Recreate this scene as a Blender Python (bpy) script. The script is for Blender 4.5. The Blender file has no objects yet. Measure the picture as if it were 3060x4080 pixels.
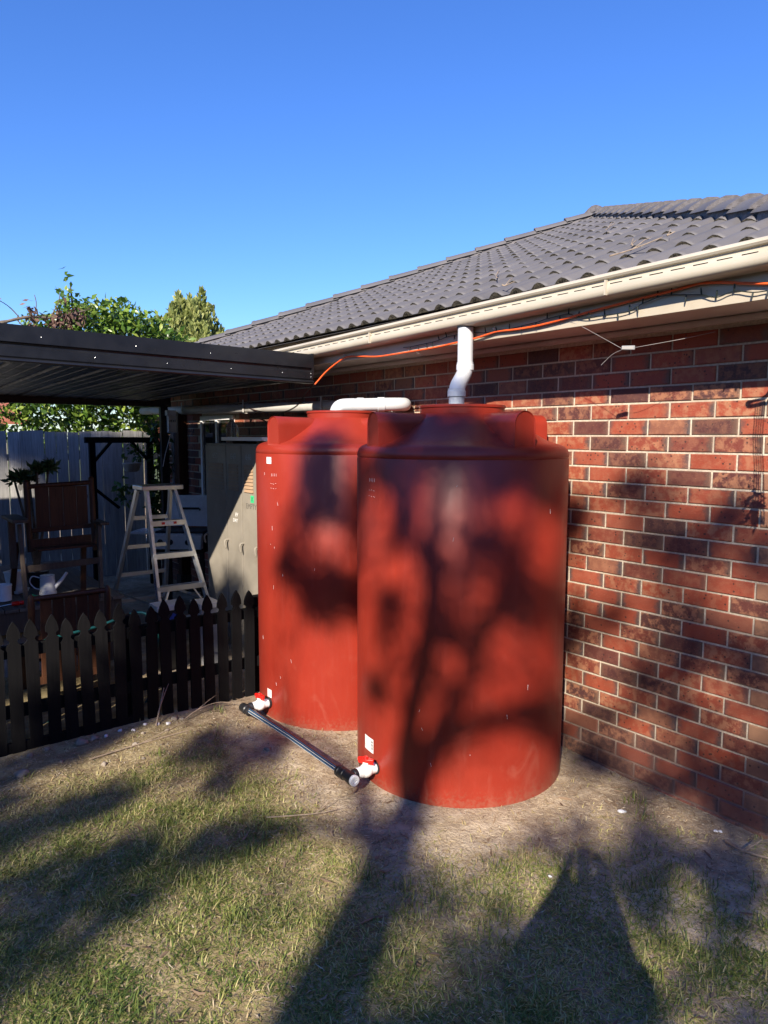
import bpy, bmesh, math, random
import numpy as np
from mathutils import Vector, Matrix
R = math.radians
random.seed(7); rng = np.random.default_rng(11)
S = bpy.context.scene
C = S.collection

# ------------------------------------------------------------------ camera
cam = bpy.data.cameras.new('camera'); camo = bpy.data.objects.new('camera', cam); C.objects.link(camo)
cam.sensor_fit = 'VERTICAL'; cam.sensor_height = 36.0; cam.sensor_width = 27.0
cam.lens = 2839.5 / 4080 * 36.0
cam.clip_start = 0.02; cam.clip_end = 2000
camo.location = (0, 0, 1.85)
camo.rotation_euler = (R(90 - 6.02), R(-0.13), R(-37.56))
S.camera = camo
S.render.resolution_x = 768; S.render.resolution_y = 1024

# ------------------------------------------------------------------ sky, sun, exposure
SUN_AZ, SUN_EL = 54.0, 30.5            # the light travels towards this azimuth (from +y to +x)
w = bpy.data.worlds.new('World'); S.world = w; w.use_nodes = True
nt = w.node_tree; nt.nodes.clear()
sky = nt.nodes.new('ShaderNodeTexSky'); sky.sky_type = 'NISHITA'; sky.sun_disc = False
sky.sun_elevation = R(SUN_EL); sky.sun_rotation = R(SUN_AZ + 180)
sky.air_density = 1.25; sky.dust_density = 0.2; sky.ozone_density = 10.0; sky.altitude = 0
bg = nt.nodes.new('ShaderNodeBackground'); bg.inputs[1].default_value = 0.11
out = nt.nodes.new('ShaderNodeOutputWorld')
hs_ = nt.nodes.new('ShaderNodeHueSaturation'); hs_.inputs['Saturation'].default_value = 1.08; hs_.inputs['Hue'].default_value = 0.513
nt.links.new(sky.outputs[0], hs_.inputs['Color']); nt.links.new(hs_.outputs[0], bg.inputs[0]); nt.links.new(bg.outputs[0], out.inputs[0])
sun = bpy.data.lights.new('sun', 'SUN'); sun.energy = 5.0; sun.angle = R(0.55); sun.color = (1.0, 0.90, 0.76)
suno = bpy.data.objects.new('sun', sun); C.objects.link(suno)
LD = Vector((math.sin(R(SUN_AZ)) * math.cos(R(SUN_EL)), math.cos(R(SUN_AZ)) * math.cos(R(SUN_EL)), -math.sin(R(SUN_EL))))
suno.rotation_euler = LD.to_track_quat('-Z', 'Y').to_euler(); suno.location = (-20, -14, 20)
S.view_settings.view_transform = 'Standard'; S.view_settings.look = 'None'
S.view_settings.exposure = 0.98; S.view_settings.gamma = 1.0

# ------------------------------------------------------------------ helpers
def tag(o, label=None, cat=None, group=None, kind=None):
    if label: o['label'] = label
    if cat: o['category'] = cat
    if group: o['group'] = group
    if kind: o['kind'] = kind
    return o
def thing(name, loc, label, cat, group=None):
    o = bpy.data.objects.new(name, None); C.objects.link(o); o.location = loc; o.empty_display_size = 0.1
    return tag(o, label, cat, group)
def wl(o):
    v = Vector((0, 0, 0))
    while o: v += o.location; o = o.parent
    return v
def nrm(v): v = Vector(v); return v.normalized()

class MB:
    def __init__(s): s.v = []; s.f = []; s.m = []
    def add(s, vs, fs, m=0):
        k = len(s.v); s.v += [tuple(p) for p in vs]
        for f in fs: s.f.append(tuple(i + k for i in f)); s.m.append(m)
        return s
    def box(s, x0, x1, y0, y1, z0, z1, m=0):
        return s.add([(x0,y0,z0),(x1,y0,z0),(x1,y1,z0),(x0,y1,z0),(x0,y0,z1),(x1,y0,z1),(x1,y1,z1),(x0,y1,z1)],
                     [(0,3,2,1),(4,5,6,7),(0,1,5,4),(1,2,6,5),(2,3,7,6),(3,0,4,7)], m)
    def bar(s, p0, p1, wx, wy, side=(1,0,0), m=0, w1=None):
        """oriented bar p0->p1; wx width along 'side', wy across"""
        p0 = Vector(p0); p1 = Vector(p1); d = (p1 - p0).normalized(); a = Vector(side); a = (a - d * a.dot(d)).normalized(); b = d.cross(a)
        vs = []
        for p, k in ((p0, 1), (p1, w1 or 1)):
            for i, j in ((-1,-1),(1,-1),(1,1),(-1,1)): vs.append(p + a * (i * wx * k / 2) + b * (j * wy * k / 2))
        return s.add(vs, [(0,3,2,1),(4,5,6,7),(0,1,5,4),(1,2,6,5),(2,3,7,6),(3,0,4,7)], m)
    def tube(s, path, r, n=8, m=0, caps=True):
        P = [Vector(p) for p in path]; rr = r if isinstance(r, (list, tuple)) else [r] * len(P)
        t0 = (P[1] - P[0]).normalized(); a = t0.orthogonal().normalized(); vs = []; k = len(P)
        for i, p in enumerate(P):
            t = (P[min(i+1,k-1)] - P[max(i-1,0)]).normalized()
            a = (a - t * a.dot(t)); a = a.normalized() if a.length > 1e-6 else t.orthogonal().normalized()
            b = t.cross(a)
            for j in range(n):
                q = 2 * math.pi * j / n; vs.append(p + (a * math.cos(q) + b * math.sin(q)) * rr[i])
        fs = [(i*n+j, i*n+(j+1)%n, (i+1)*n+(j+1)%n, (i+1)*n+j) for i in range(k-1) for j in range(n)]
        if caps: fs += [tuple(range(n-1,-1,-1)), tuple((k-1)*n+j for j in range(n))]
        return s.add(vs, fs, m)
    def lathe(s, prof, c, n=32, m=0, axis=(0,0,1), closed=False):
        """prof: list of (radius, height) along axis from c"""
        ax = nrm(axis); a = ax.orthogonal().normalized() if abs(ax.z) < .99 else Vector((1,0,0)); b = ax.cross(a); c = Vector(c); vs = []
        for (r, h) in prof:
            for j in range(n):
                q = 2*math.pi*j/n; vs.append(c + ax*h + (a*math.cos(q)+b*math.sin(q))*r)
        k = len(prof)
        fs = [(i*n+j, i*n+(j+1)%n, (i+1)*n+(j+1)%n, (i+1)*n+j) for i in range(k-1) for j in range(n)]
        if not closed: fs += [tuple(range(n-1,-1,-1)), tuple((k-1)*n+j for j in range(n))]
        return s.add(vs, fs, m)
    def prism(s, poly, p0, ex, ey, ez, depth, m=0):
        """2d polygon (u,v) -> p0+ex*u+ey*v, extruded by ez*depth"""
        p0 = Vector(p0); ex = Vector(ex); ey = Vector(ey); ez = Vector(ez); n = len(poly)
        vs = [p0 + ex*u + ey*v for u, v in poly] + [p0 + ex*u + ey*v + ez*depth for u, v in poly]
        fs = [tuple(range(n-1,-1,-1)), tuple(range(n, 2*n))] + [(i, (i+1)%n, n+(i+1)%n, n+i) for i in range(n)]
        return s.add(vs, fs, m)
    def xf(s, M): s.v = [tuple(M @ Vector(p)) for p in s.v]; return s
    def mesh(s, name, mats, off=Vector((0,0,0)), smooth=False):
        me = bpy.data.meshes.new(name)
        me.from_pydata([(p[0]-off[0], p[1]-off[1], p[2]-off[2]) for p in s.v], [], s.f)
        for mt in (mats if isinstance(mats, (list, tuple)) else [mats]): me.materials.append(mt)
        me.polygons.foreach_set('material_index', s.m)
        bm = bmesh.new(); bm.from_mesh(me); bmesh.ops.recalc_face_normals(bm, faces=bm.faces); bm.to_mesh(me); bm.free()
        if smooth:
            me.polygons.foreach_set('use_smooth', [True]*len(me.polygons))
            try: me.set_sharp_from_angle(angle=R(38))
            except Exception: pass
        me.update(); return me
    def build(s, name, mats, parent=None, smooth=False, bevel=0, loc=None):
        off = wl(parent) if parent else Vector(loc or (0,0,0))
        o = bpy.data.objects.new(name, s.mesh(name, mats, off, smooth)); C.objects.link(o)
        if parent: o.parent = parent
        else: o.location = off
        if bevel:
            b = o.modifiers.new('bevel', 'BEVEL'); b.width = bevel; b.segments = 2; b.limit_method = 'ANGLE'; b.angle_limit = R(40)
        return o

def npmesh(name, verts, faces, mats, parent=None, attr=None, off=(0,0,0), smooth=False):
    """fast mesh of equal-sized faces from numpy arrays"""
    me = bpy.data.meshes.new(name); verts = np.asarray(verts, np.float32) - np.asarray(off, np.float32); faces = np.asarray(faces, np.int32)
    nf, k = faces.shape
    me.vertices.add(len(verts)); me.vertices.foreach_set('co', verts.ravel())
    me.loops.add(nf*k); me.loops.foreach_set('vertex_index', faces.ravel())
    me.polygons.add(nf); me.polygons.foreach_set('loop_start', np.arange(0, nf*k, k, dtype=np.int32)); me.polygons.foreach_set('loop_total', np.full(nf, k, np.int32))
    if attr is not None:
        a = me.attributes.new('rnd', 'FLOAT', 'POINT'); a.data.foreach_set('value', np.asarray(attr, np.float32))
    me.materials.append(mats); me.update(calc_edges=True); me.validate()
    if smooth: me.polygons.foreach_set('use_smooth', [True]*nf)
    o = bpy.data.objects.new(name, me); C.objects.link(o)
    if parent: o.parent = parent
    return o

# ------------------------------------------------------------------ node materials
class N:
    def __init__(s, name):
        s.mat = bpy.data.materials.new(name); s.mat.use_nodes = True; s.t = s.mat.node_tree
        s.t.nodes.clear(); s.o = s.t.nodes.new('ShaderNodeOutputMaterial'); s.b = s.t.nodes.new('ShaderNodeBsdfPrincipled'); s.t.links.new(s.b.outputs[0], s.o.inputs[0])
    def n(s, ty, **kw):
        x = s.t.nodes.new(ty)
        for k, v in kw.items(): setattr(x, k, v)
        return x
    def link(s, a, b):
        if isinstance(a, bpy.types.NodeSocket): s.t.links.new(a, b)
        else:
            if b.type == 'RGBA' and not isinstance(a, (int, float)) and len(a) == 3: a = (*a, 1)
            b.default_value = a
    def math(s, op, a, b=0.0, c=0.0, clamp=False):
        x = s.n('ShaderNodeMath', operation=op, use_clamp=clamp)
        for i, q in enumerate((a, b, c)): s.link(q, x.inputs[i])
        return x.outputs[0]
    def geo(s): return s.n('ShaderNodeNewGeometry').outputs['Position']
    def obj(s): return s.n('ShaderNodeTexCoord').outputs['Object']
    def rand(s): return s.n('ShaderNodeObjectInfo').outputs['Random']
    def attr(s, name='rnd'): return s.n('ShaderNodeAttribute', attribute_name=name).outputs['Fac']
    def sep(s, v): x = s.n('ShaderNodeSeparateXYZ'); s.link(v, x.inputs[0]); return x.outputs
    def comb(s, a, b, c):
        x = s.n('ShaderNodeCombineXYZ')
        for i, q in enumerate((a, b, c)): s.link(q, x.inputs[i])
        return x.outputs[0]
    def scale(s, v, k): x = s.n('ShaderNodeVectorMath', operation='MULTIPLY'); s.link(v, x.inputs[0]); s.link(k, x.inputs[1]); return x.outputs[0]
    def noise(s, v, sc, det=3.0, rough=0.55, out=0, dist=0.0):
        x = s.n('ShaderNodeTexNoise'); s.link(v, x.inputs['Vector']); x.inputs['Scale'].default_value = sc; x.inputs['Detail'].default_value = det; x.inputs['Roughness'].default_value = rough; x.inputs['Distortion'].default_value = dist
        return x.outputs[out]
    def voro(s, v, sc, feat='F1', out=0):
        x = s.n('ShaderNodeTexVoronoi', feature=feat); s.link(v, x.inputs['Vector']); x.inputs['Scale'].default_value = sc; return x.outputs[out]
    def wn(s, v): x = s.n('ShaderNodeTexWhiteNoise'); s.link(v, x.inputs['Vector']); return x.outputs
    def ramp(s, f, stops, interp='LINEAR'):
        x = s.n('ShaderNodeValToRGB'); x.color_ramp.interpolation = interp; e = x.color_ramp.elements
        while len(e) < len(stops): e.new(0.5)
        for i, (p, c) in enumerate(stops):
            e[i].position = p; e[i].color = (*c, 1) if not isinstance(c, (int, float)) else (c, c, c, 1)
        s.link(f, x.inputs[0]); return x.outputs[0]
    def mix(s, f, a, b, mode='MIX'):
        x = s.n('ShaderNodeMix', data_type='RGBA', blend_type=mode); s.link(f, x.inputs[0]); s.link(a, x.inputs[6]); s.link(b, x.inputs[7]); return x.outputs[2]
    def step(s, v, a, b):
        x = s.n('ShaderNodeMapRange', interpolation_type='SMOOTHSTEP'); s.link(v, x.inputs[0]); x.inputs[1].default_value = a; x.inputs[2].default_value = b; return x.outputs[0]
    def bump(s, h, st=0.3, dist=0.01):
        x = s.n('ShaderNodeBump'); s.link(h, x.inputs['Height']); x.inputs['Strength'].default_value = st; x.inputs['Distance'].default_value = dist
        s.t.links.new(x.outputs[0], s.b.inputs['Normal']); return x
    def set(s, col=None, rough=None, metal=None, spec=None, **kw):
        if col is not None: s.link(col, s.b.inputs['Base Color'])
        if rough is not None: s.link(rough, s.b.inputs['Roughness'])
        if metal is not None: s.link(metal, s.b.inputs['Metallic'])
        if spec is not None: s.link(spec, s.b.inputs['Specular IOR Level'])
        for k, v in kw.items(): s.link(v, s.b.inputs[k.replace('_', ' ')])
        return s.mat

def simple(name, col, rough=0.5, metal=0.0, var=0.15, sc=12.0, spec=0.5, bump=0.0, dirt=None):
    n = N(name); p = n.geo(); f = n.noise(p, sc, 4)
    lo = tuple(c*(1-var) for c in col); hi = tuple(min(1, c*(1+var)) for c in col)
    c = n.ramp(f, [(0.3, lo), (0.7, hi)])
    if dirt: c = n.mix(n.step(n.noise(p, sc*0.35, 5, 0.65), 0.5, 0.72), c, dirt)
    rr = n.ramp(n.noise(p, sc*2.3, 2), [(0.3, max(0, rough-0.07)), (0.7, min(1, rough+0.07))])
    if bump: n.bump(n.noise(p, sc*4, 3), bump, 0.004)
    return n.set(c, rr, metal, spec)

BR_ZO, BR_YO = 1.2997 - 0.043, 2.5148      # brick courses: bed centre and perpend of the measured course
ZR = lambda k: BR_ZO + 0.086*k
def mat_brick():
    n = N('brick_clay'); p = n.geo(); x, y, z = n.sep(p)
    zz = n.math('DIVIDE', n.math('SUBTRACT', z, BR_ZO), 0.086); row = n.math('FLOOR', zz); v = n.math('FRACT', zz)
    par = n.math('MULTIPLY', n.math('PINGPONG', row, 1.0), 0.5)
    yy = n.math('ADD', n.math('DIVIDE', n.math('SUBTRACT', y, BR_YO), 0.24), par); colm = n.math('FLOOR', yy); u = n.math('FRACT', yy)
    wn = n.wn(n.comb(row, colm, 3.7)); r1 = wn[0]; rc = n.sep(wn[1])
    nz = n.noise(p, 26, 5, 0.65); nzs = n.noise(n.scale(p, (1, 1, 2.2)), 90, 4, 0.7)
    red = n.ramp(r1, [(0.0, (.055,.026,.026)), (0.16, (.10,.032,.026)), (0.34, (.18,.043,.027)), (0.6, (.285,.057,.027)), (0.82, (.26,.062,.034)), (1.0, (.21,.088,.053))])
    tan = n.mix(n.step(nz, 0.42, 0.62), red, (.36,.16,.085)); core = n.mix(n.math('MULTIPLY', rc[1], 0.95), red, tan)
    edge = n.math('MINIMUM', n.math('MULTIPLY', n.math('MINIMUM', u, n.math('ADD', n.math('MULTIPLY', rc[1], .12), n.math('SUBTRACT', 1.0, u))), 1.0), n.math('ADD', n.math('MULTIPLY', n.math('MINIMUM', v, n.math('SUBTRACT', 1.0, v)), 0.9), n.math('MULTIPLY', rc[0], .08)))
    em = n.step(n.math('ADD', edge, n.math('MULTIPLY', n.math('SUBTRACT', nz, 0.5), 0.34)), 0.02, 0.19)
    flash = n.mix(rc[0], (.135,.075,.05), (.075,.055,.055))
    em2 = n.math('ADD', em, n.math('MULTIPLY', n.math('SUBTRACT', 1.0, em), n.step(rc[2], 0.35, 0.95)), clamp=True)
    c = n.mix(em2, flash, core)
    head = n.math('MULTIPLY', n.math('LESS_THAN', y, 1.553), n.math('LESS_THAN', par, 0.2)); c = n.mix(n.math('MULTIPLY', head, n.math('ADD', .45, n.math('MULTIPLY', r1, .45))), c, (.30,.165,.095))      # paler header bricks at the corner
    c = n.mix(n.math('MULTIPLY', n.step(nzs, 0.56, 0.72), 0.5), c, (.38,.17,.10))
    vd = n.voro(p, 38); spots = n.math('MULTIPLY', n.math('LESS_THAN', vd, 0.20), n.step(n.noise(p, 14, 2), 0.48, 0.56))
    c = n.mix(n.math('MULTIPLY', spots, 0.8), c, (.03,.018,.016))
    dust = n.math('MULTIPLY', n.math('SUBTRACT', 1.0, n.step(z, -0.05, 0.32)), n.math('ADD', 0.12, n.math('MULTIPLY', nz, 0.4)))
    c = n.mix(dust, c, (.26,.16,.13))
    n.bump(n.math('SUBTRACT', n.math('ADD', nzs, n.math('MULTIPLY', nz, 0.7)), n.math('MULTIPLY', spots, 0.9)), 0.35, 0.004)
    return n.set(c, n.ramp(nz, [(0.3, 0.5), (0.75, 0.8)]), 0, 0.45)
def mat_mortar():
    n = N('mortar'); p = n.geo(); f = n.noise(p, 55, 5, 0.7); g = n.noise(p, 3.5, 3)
    c = n.mix(n.step(f, 0.35, 0.7), (.42,.355,.27), (.60,.52,.41)); c = n.mix(n.step(g, 0.45, 0.75), c, (.40,.32,.24))
    z = n.sep(p)[2]; c = n.mix(n.math('SUBTRACT', 1.0, n.step(z, 0.0, 0.35)), c, (.25,.17,.14))
    n.bump(f, 0.6, 0.004); return n.set(c, 0.92, 0, 0.2)
def mat_tank():
    n = N('tank_polyethylene'); p = n.geo(); x, y, z = n.sep(p)
    streak = n.noise(n.scale(p, (14, 14, 0.9)), 3.0, 4, 0.6); cl = n.noise(p, 2.2, 4, 0.6)
    c = n.mix(n.step(cl, 0.3, 0.75), (.243,.0228,.0128), (.285,.0295,.0155))
    c = n.mix(n.math('MULTIPLY', n.step(streak, 0.52, 0.8), 0.10), c, (.36,.07,.05))
    low = n.math('SUBTRACT', 1.0, n.step(z, 0.0, 0.75)); d2 = n.math('MULTIPLY', n.step(n.noise(n.scale(p, (1,1,.45)), 5.5, 5, 0.6, 0, 1.2), 0.54, 0.72), low)
    c = n.mix(n.math('MULTIPLY', d2, 0.20), c, (.42,.17,.12))
    sp_ = n.noise(p, 60, 4, .7); base = n.math('MULTIPLY', n.math('SUBTRACT', 1.0, n.step(z, 0.0, 0.16)), n.step(n.math('ADD', sp_, n.math('MULTIPLY', z, -2.2)), 0.30, 0.55)); c = n.mix(n.math('MULTIPLY', base, 0.28), c, (.24,.15,.10))
    mot = n.noise(p, 16, 5, .7); c = n.mix(n.math('MULTIPLY', n.step(mot, 0.5, 0.75), 0.06), c, (.33,.10,.07))
    sc = n.noise(n.scale(p, (30, 30, 130)), 1.3, 2, 0.5, 0, 3.0); c = n.mix(n.math('MULTIPLY', n.math('GREATER_THAN', sc, 0.745), 0.25), c, (.5,.25,.2))
    n.bump(n.noise(n.scale(p, (1,1,.35)), 9, 2), 0.06, 0.01)
    return n.set(c, n.ramp(streak, [(0.3, 0.33), (0.75, 0.45)]), 0, 0.38)
def mat_ground():
    n = N('sandy_soil'); p = n.geo(); x, y, z = n.sep(p)
    a = n.noise(p, 1.1, 5, 0.6); b = n.noise(p, 9, 5, 0.65); f = n.noise(p, 70, 4, 0.7)
    sand = n.mix(n.step(b, 0.35, 0.7), (.38,.30,.20), (.54,.445,.32)); dirt = n.mix(n.step(b, 0.35, 0.65), (.20,.145,.10), (.32,.245,.17))
    c = n.mix(n.step(a, 0.38, 0.66), sand, dirt)
    # lawn soil is darker and browner away from the tank pad
    gx = n.math('ADD', n.math('SUBTRACT', 2.0, x), n.math('MULTIPLY', n.math('SUBTRACT', a, 0.5), 0.9))
    c = n.mix(n.math('MULTIPLY', n.step(gx, 0.0, 0.45), 0.8), c, n.mix(n.step(b, 0.4, 0.7), (.21,.165,.075), (.38,.31,.155)))
    c = n.mix(n.math('MULTIPLY', n.step(f, 0.55, 0.75), 0.45), c, (.48,.40,.29)); c = n.mix(n.math('MULTIPLY', n.math('SUBTRACT', 1.0, n.step(f, 0.28, 0.42)), 0.6), c, (.07,.05,.035))
    far = n.step(n.math('ABSOLUTE', y), 14, 22); c = n.mix(far, c, (.07,.085,.03))
    n.bump(n.math('ADD', n.math('MULTIPLY', f, 0.45), b), 1.0, 0.022)
    return n.set(c, 0.95, 0, 0.15)
def mat_leafy(name, stops, rough=0.45, trans=0.35, back=None):
    n = N(name); r = n.attr(); c = n.ramp(r, stops); n.set(c, rough, 0, 0.45)
    tr = n.n('ShaderNodeBsdfTranslucent'); n.link(n.mix(0.5, c, n.mix(1.0, c, (1.0, 1.0, .35), 'MULTIPLY')), tr.inputs[0])
    mx = n.n('ShaderNodeMixShader'); mx.inputs[0].default_value = trans
    n.t.links.new(n.b.outputs[0], mx.inputs[1]); n.t.links.new(tr.outputs[0], mx.inputs[2]); n.t.links.new(mx.outputs[0], n.o.inputs[0])
    return n.mat
def mat_wood(name, dark, light, axis=2, rough=0.75, sc=7, knots=False, spec=0.3):
    n = N(name); p = n.geo(); k = [22, 22, 22]; k[axis] = 1.3
    q = n.n('ShaderNodeVectorMath', operation='ADD'); n.link(n.scale(p, tuple(k)), q.inputs[0]); rr = n.rand(); n.link(n.comb(n.math('MULTIPLY', rr, 37), n.math('MULTIPLY', rr, 61), n.math('MULTIPLY', rr, 17)), q.inputs[1])
    g = n.noise(q.outputs[0], sc*0.35, 5, 0.65, 0, 0.6); c = n.ramp(g, [(0.28, dark), (0.72, light)])
    c = n.mix(n.math('MULTIPLY', rr, 0.45), c, tuple(d*0.55 for d in dark))
    if knots: c = n.mix(n.math('MULTIPLY', n.math('LESS_THAN', n.voro(n.scale(p, (1,1,.55)), 5.0), 0.13), 0.8), c, tuple(d*0.4 for d in dark))
    n.bump(g, 0.4, 0.004); return n.set(c, rough, 0, spec)
def mat_tile():
    n = N('roof_tile'); p = n.geo(); a = n.noise(p, 2.0, 4, 0.6); f = n.noise(p, 60, 3, 0.6); rr = n.rand()
    c = n.mix(n.step(a, 0.3, 0.7), (.085,.081,.085), (.118,.112,.115)); c = n.mix(n.math('MULTIPLY', rr, 0.4), c, (.15,.14,.14))
    c = n.mix(n.math('MULTIPLY', n.step(n.noise(p, 7, 5, .7), 0.55, 0.75), 0.35), c, (.16,.135,.12))
    n.bump(f, 0.25, 0.003); return n.set(c, 0.62, 0, 0.4)
def mat_tile_end():
    n = N('tile_cut_end'); p = n.geo(); f = n.noise(p, 85, 4, 0.75); c = n.ramp(f, [(0.35, (.012,.011,.010)), (0.55, (.07,.062,.048)), (0.75, (.17,.145,.10))])
    n.bump(f, 0.9, 0.006); return n.set(c, 0.95, 0, 0.1)
def mat_stripe_pipe():
    n = N('striped_poly_pipe'); return n.set((.012,.013,.016), 0.28, 0, 0.5)
def mat_glass_dark():
    n = N('window_glass'); return n.set((.02,.022,.026), 0.05, 0, 0.8)
def mat_label():
    n = N('printed_label'); p = n.geo(); x, y, z = n.sep(p)
    l = n.math('LESS_THAN', n.math('FRACT', n.math('MULTIPLY', z, 95)), 0.34); w2 = n.math('GREATER_THAN', n.noise(n.scale(p, (260, 260, 40)), 1.0, 1), 0.47)
    m = n.math('MULTIPLY', n.math('MULTIPLY', l, w2), 0.42); return n.set(n.mix(m, (.82,.82,.82), (.1,.1,.11)), 0.35)

M = {}
M['brick'] = mat_brick(); M['mortar'] = mat_mortar(); M['tank'] = mat_tank(); M['ground'] = mat_ground()
M['tile'] = mat_tile(); M['tile_end'] = mat_tile_end(); M['gap'] = simple('dark_gap', (.006,.006,.006), 0.9, spec=0.1)
M['bedding'] = simple('cap_bedding', (.12,.11,.115), 0.85, sc=30, var=.3, bump=.5)
M['cream'] = simple('cream_paint', (.46,.41,.325), 0.38, var=.06, sc=2.5, dirt=(.35,.30,.225))
M['fascia'] = simple('fascia_paint', (.46,.40,.31), 0.5, var=.08, sc=3, dirt=(.34,.28,.21))
M['soffit'] = simple('soffit_paint', (.66,.59,.54), 0.6, var=.05, sc=3, dirt=(.55,.48,.43))
M['pvc'] = simple('white_pvc', (.56,.58,.60), 0.32, var=.04, sc=5, dirt=(.50,.51,.51))
M['pvc_old'] = simple('grey_pvc', (.52,.50,.47), 0.45, var=.07, sc=6, dirt=(.40,.37,.33))
M['black_steel'] = simple('black_steel', (.010,.0105,.013), 0.34, 0.0, var=.2, sc=6, spec=0.5, dirt=(.016,.016,.017))
M['black_metal_in'] = simple('dark_underside', (.010,.010,.0115), 0.4, 0.0, var=.2, sc=5)
M['black_paint'] = mat_wood('black_stained_timber', (.0042,.0042,.005), (.0085,.0082,.009), 2, 0.75, spec=.12)
M['paling'] = mat_wood('grey_paling', (.24,.235,.225), (.52,.51,.49), 2, 0.85, knots=True)
M['brown_wood'] = mat_wood('brown_timber', (.045,.018,.010), (.11,.045,.022), 2, 0.5)
M['chair_wood'] = mat_wood('grey_brown_timber', (.06,.045,.036), (.12,.09,.07), 2, 0.65)
M['deck'] = mat_wood('deck_board', (.085,.072,.06), (.17,.145,.12), 1, 0.75)
M['alu'] = simple('aluminium', (.62,.64,.66), 0.38, 0.85, var=.06, sc=9)
M['plastic_black'] = simple('black_plastic', (.012,.012,.013), 0.35, var=.1)
M['black_fit'] = simple('black_fitting', (.018,.018,.020), 0.42, var=.2, sc=40)
M['stripe'] = simple('blue_stripe', (.02,.09,.20), 0.35, var=.05); M['pipe'] = mat_stripe_pipe()
M['white_pl'] = simple('white_plastic', (.80,.80,.79), 0.35, var=.03, sc=20)
M['red_pl'] = simple('red_plastic', (.72,.018,.012), 0.32, var=.05, sc=20)
M['label'] = mat_label(); M['ink'] = simple('dark_ink', (.02,.02,.02), .6)
M['locker'] = simple('locker_paint', (.26,.232,.19), 0.55, var=.10, sc=5, dirt=(.19,.165,.13), bump=.1)
M['locker_tan'] = simple('louvre_tan', (.36,.24,.15), 0.6, var=.12, sc=9)
M['grey_ink'] = simple('grey_lettering', (.42,.42,.41), .6); M['white_ink'] = simple('white_lettering', (.78,.78,.76), .6); M['pencil'] = simple('pencil_lettering', (.13,.12,.105), .7)
M['green_note'] = simple('green_note', (.05,.55,.22), .7)
M['orange'] = simple('orange_cable', (.72,.10,.018), 0.42, var=.1, sc=9)
M['cable'] = simple('dark_green_cable', (.010,.016,.012), 0.5); M['brown_cable'] = simple('brown_cable', (.06,.03,.025), .5); M['wire'] = simple('grey_wire', (.30,.28,.27), .5)
M['box_grey'] = simple('grey_box', (.25,.25,.26), .4)
M['stone'] = simple('pale_stone', (.25,.21,.165), .9, var=.3, sc=25, bump=.6); M['white_stone'] = simple('white_stone', (.70,.70,.70), .7, var=.1, sc=40, bump=.4)
M['twig'] = simple('dry_twig', (.26,.20,.145), .85, var=.35, sc=30)
M['bark'] = simple('bark', (.13,.10,.075), .9, var=.4, sc=14, bump=.8)
M['teal'] = simple('teal_hose', (.012,.10,.095), .4); M['blue'] = simple('blue_plastic', (.03,.06,.25), .3)
M['conc'] = simple('concrete_step', (.26,.235,.21), .9, var=.2, sc=8, bump=.4)
M['glass'] = mat_glass_dark(); M['terracotta'] = simple('terracotta_roof', (.33,.11,.06), .8, var=.2, sc=6)
M['bbq_white'] = simple('white_enamel', (.78,.80,.84), .25, var=.03); M['bbq_dark'] = simple('dark_cast', (.012,.012,.013), .5)
M['steel'] = simple('steel_panel', (.55,.55,.56), .3, .9, var=.08)
M['grass'] = mat_leafy('grass_blades', [(0, (.075,.125,.026)), (.28, (.16,.215,.045)), (.48, (.31,.325,.09)), (.70, (.56,.49,.23)), (1, (.46,.34,.18))], .6, .3)
M['litter'] = mat_leafy('dry_litter', [(0, (.14,.085,.05)), (.4, (.30,.21,.13)), (.75, (.48,.38,.24)), (1, (.62,.53,.38))], .8, .1)
M['citrus'] = mat_leafy('citrus_leaf', [(0, (.035,.08,.014)), (.45, (.10,.19,.03)), (.8, (.20,.30,.05)), (1, (.34,.40,.08))], .32, .35)
M['conifer'] = mat_leafy('conifer_spray', [(0, (.10,.14,.04)), (.5, (.28,.32,.10)), (1, (.48,.48,.19))], .6, .35)
M['wisp'] = mat_leafy('wispy_leaf', [(0, (.08,.11,.04)), (.6, (.16,.18,.07)), (1, (.25,.25,.11))], .6, .3)
M['wither'] = mat_leafy('withered_leaf', [(0, (.05,.03,.025)), (.5, (.12,.065,.05)), (1, (.20,.11,.08))], .7, .2)
M['gum'] = mat_leafy('gum_leaf', [(0, (.04,.06,.025)), (1, (.10,.12,.05))], .5, .05)
M['succ'] = mat_leafy('succulent_leaf', [(0, (.03,.07,.025)), (1, (.09,.16,.05))], .4, .1)
M['skin'] = simple('skin', (.45,.26,.18), .5); M['shirt'] = simple('navy_shirt', (.03,.04,.08), .85); M['trousers'] = simple('trousers', (.05,.05,.055), .85); M['hair'] = simple('hair', (.03,.02,.015), .6)

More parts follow.
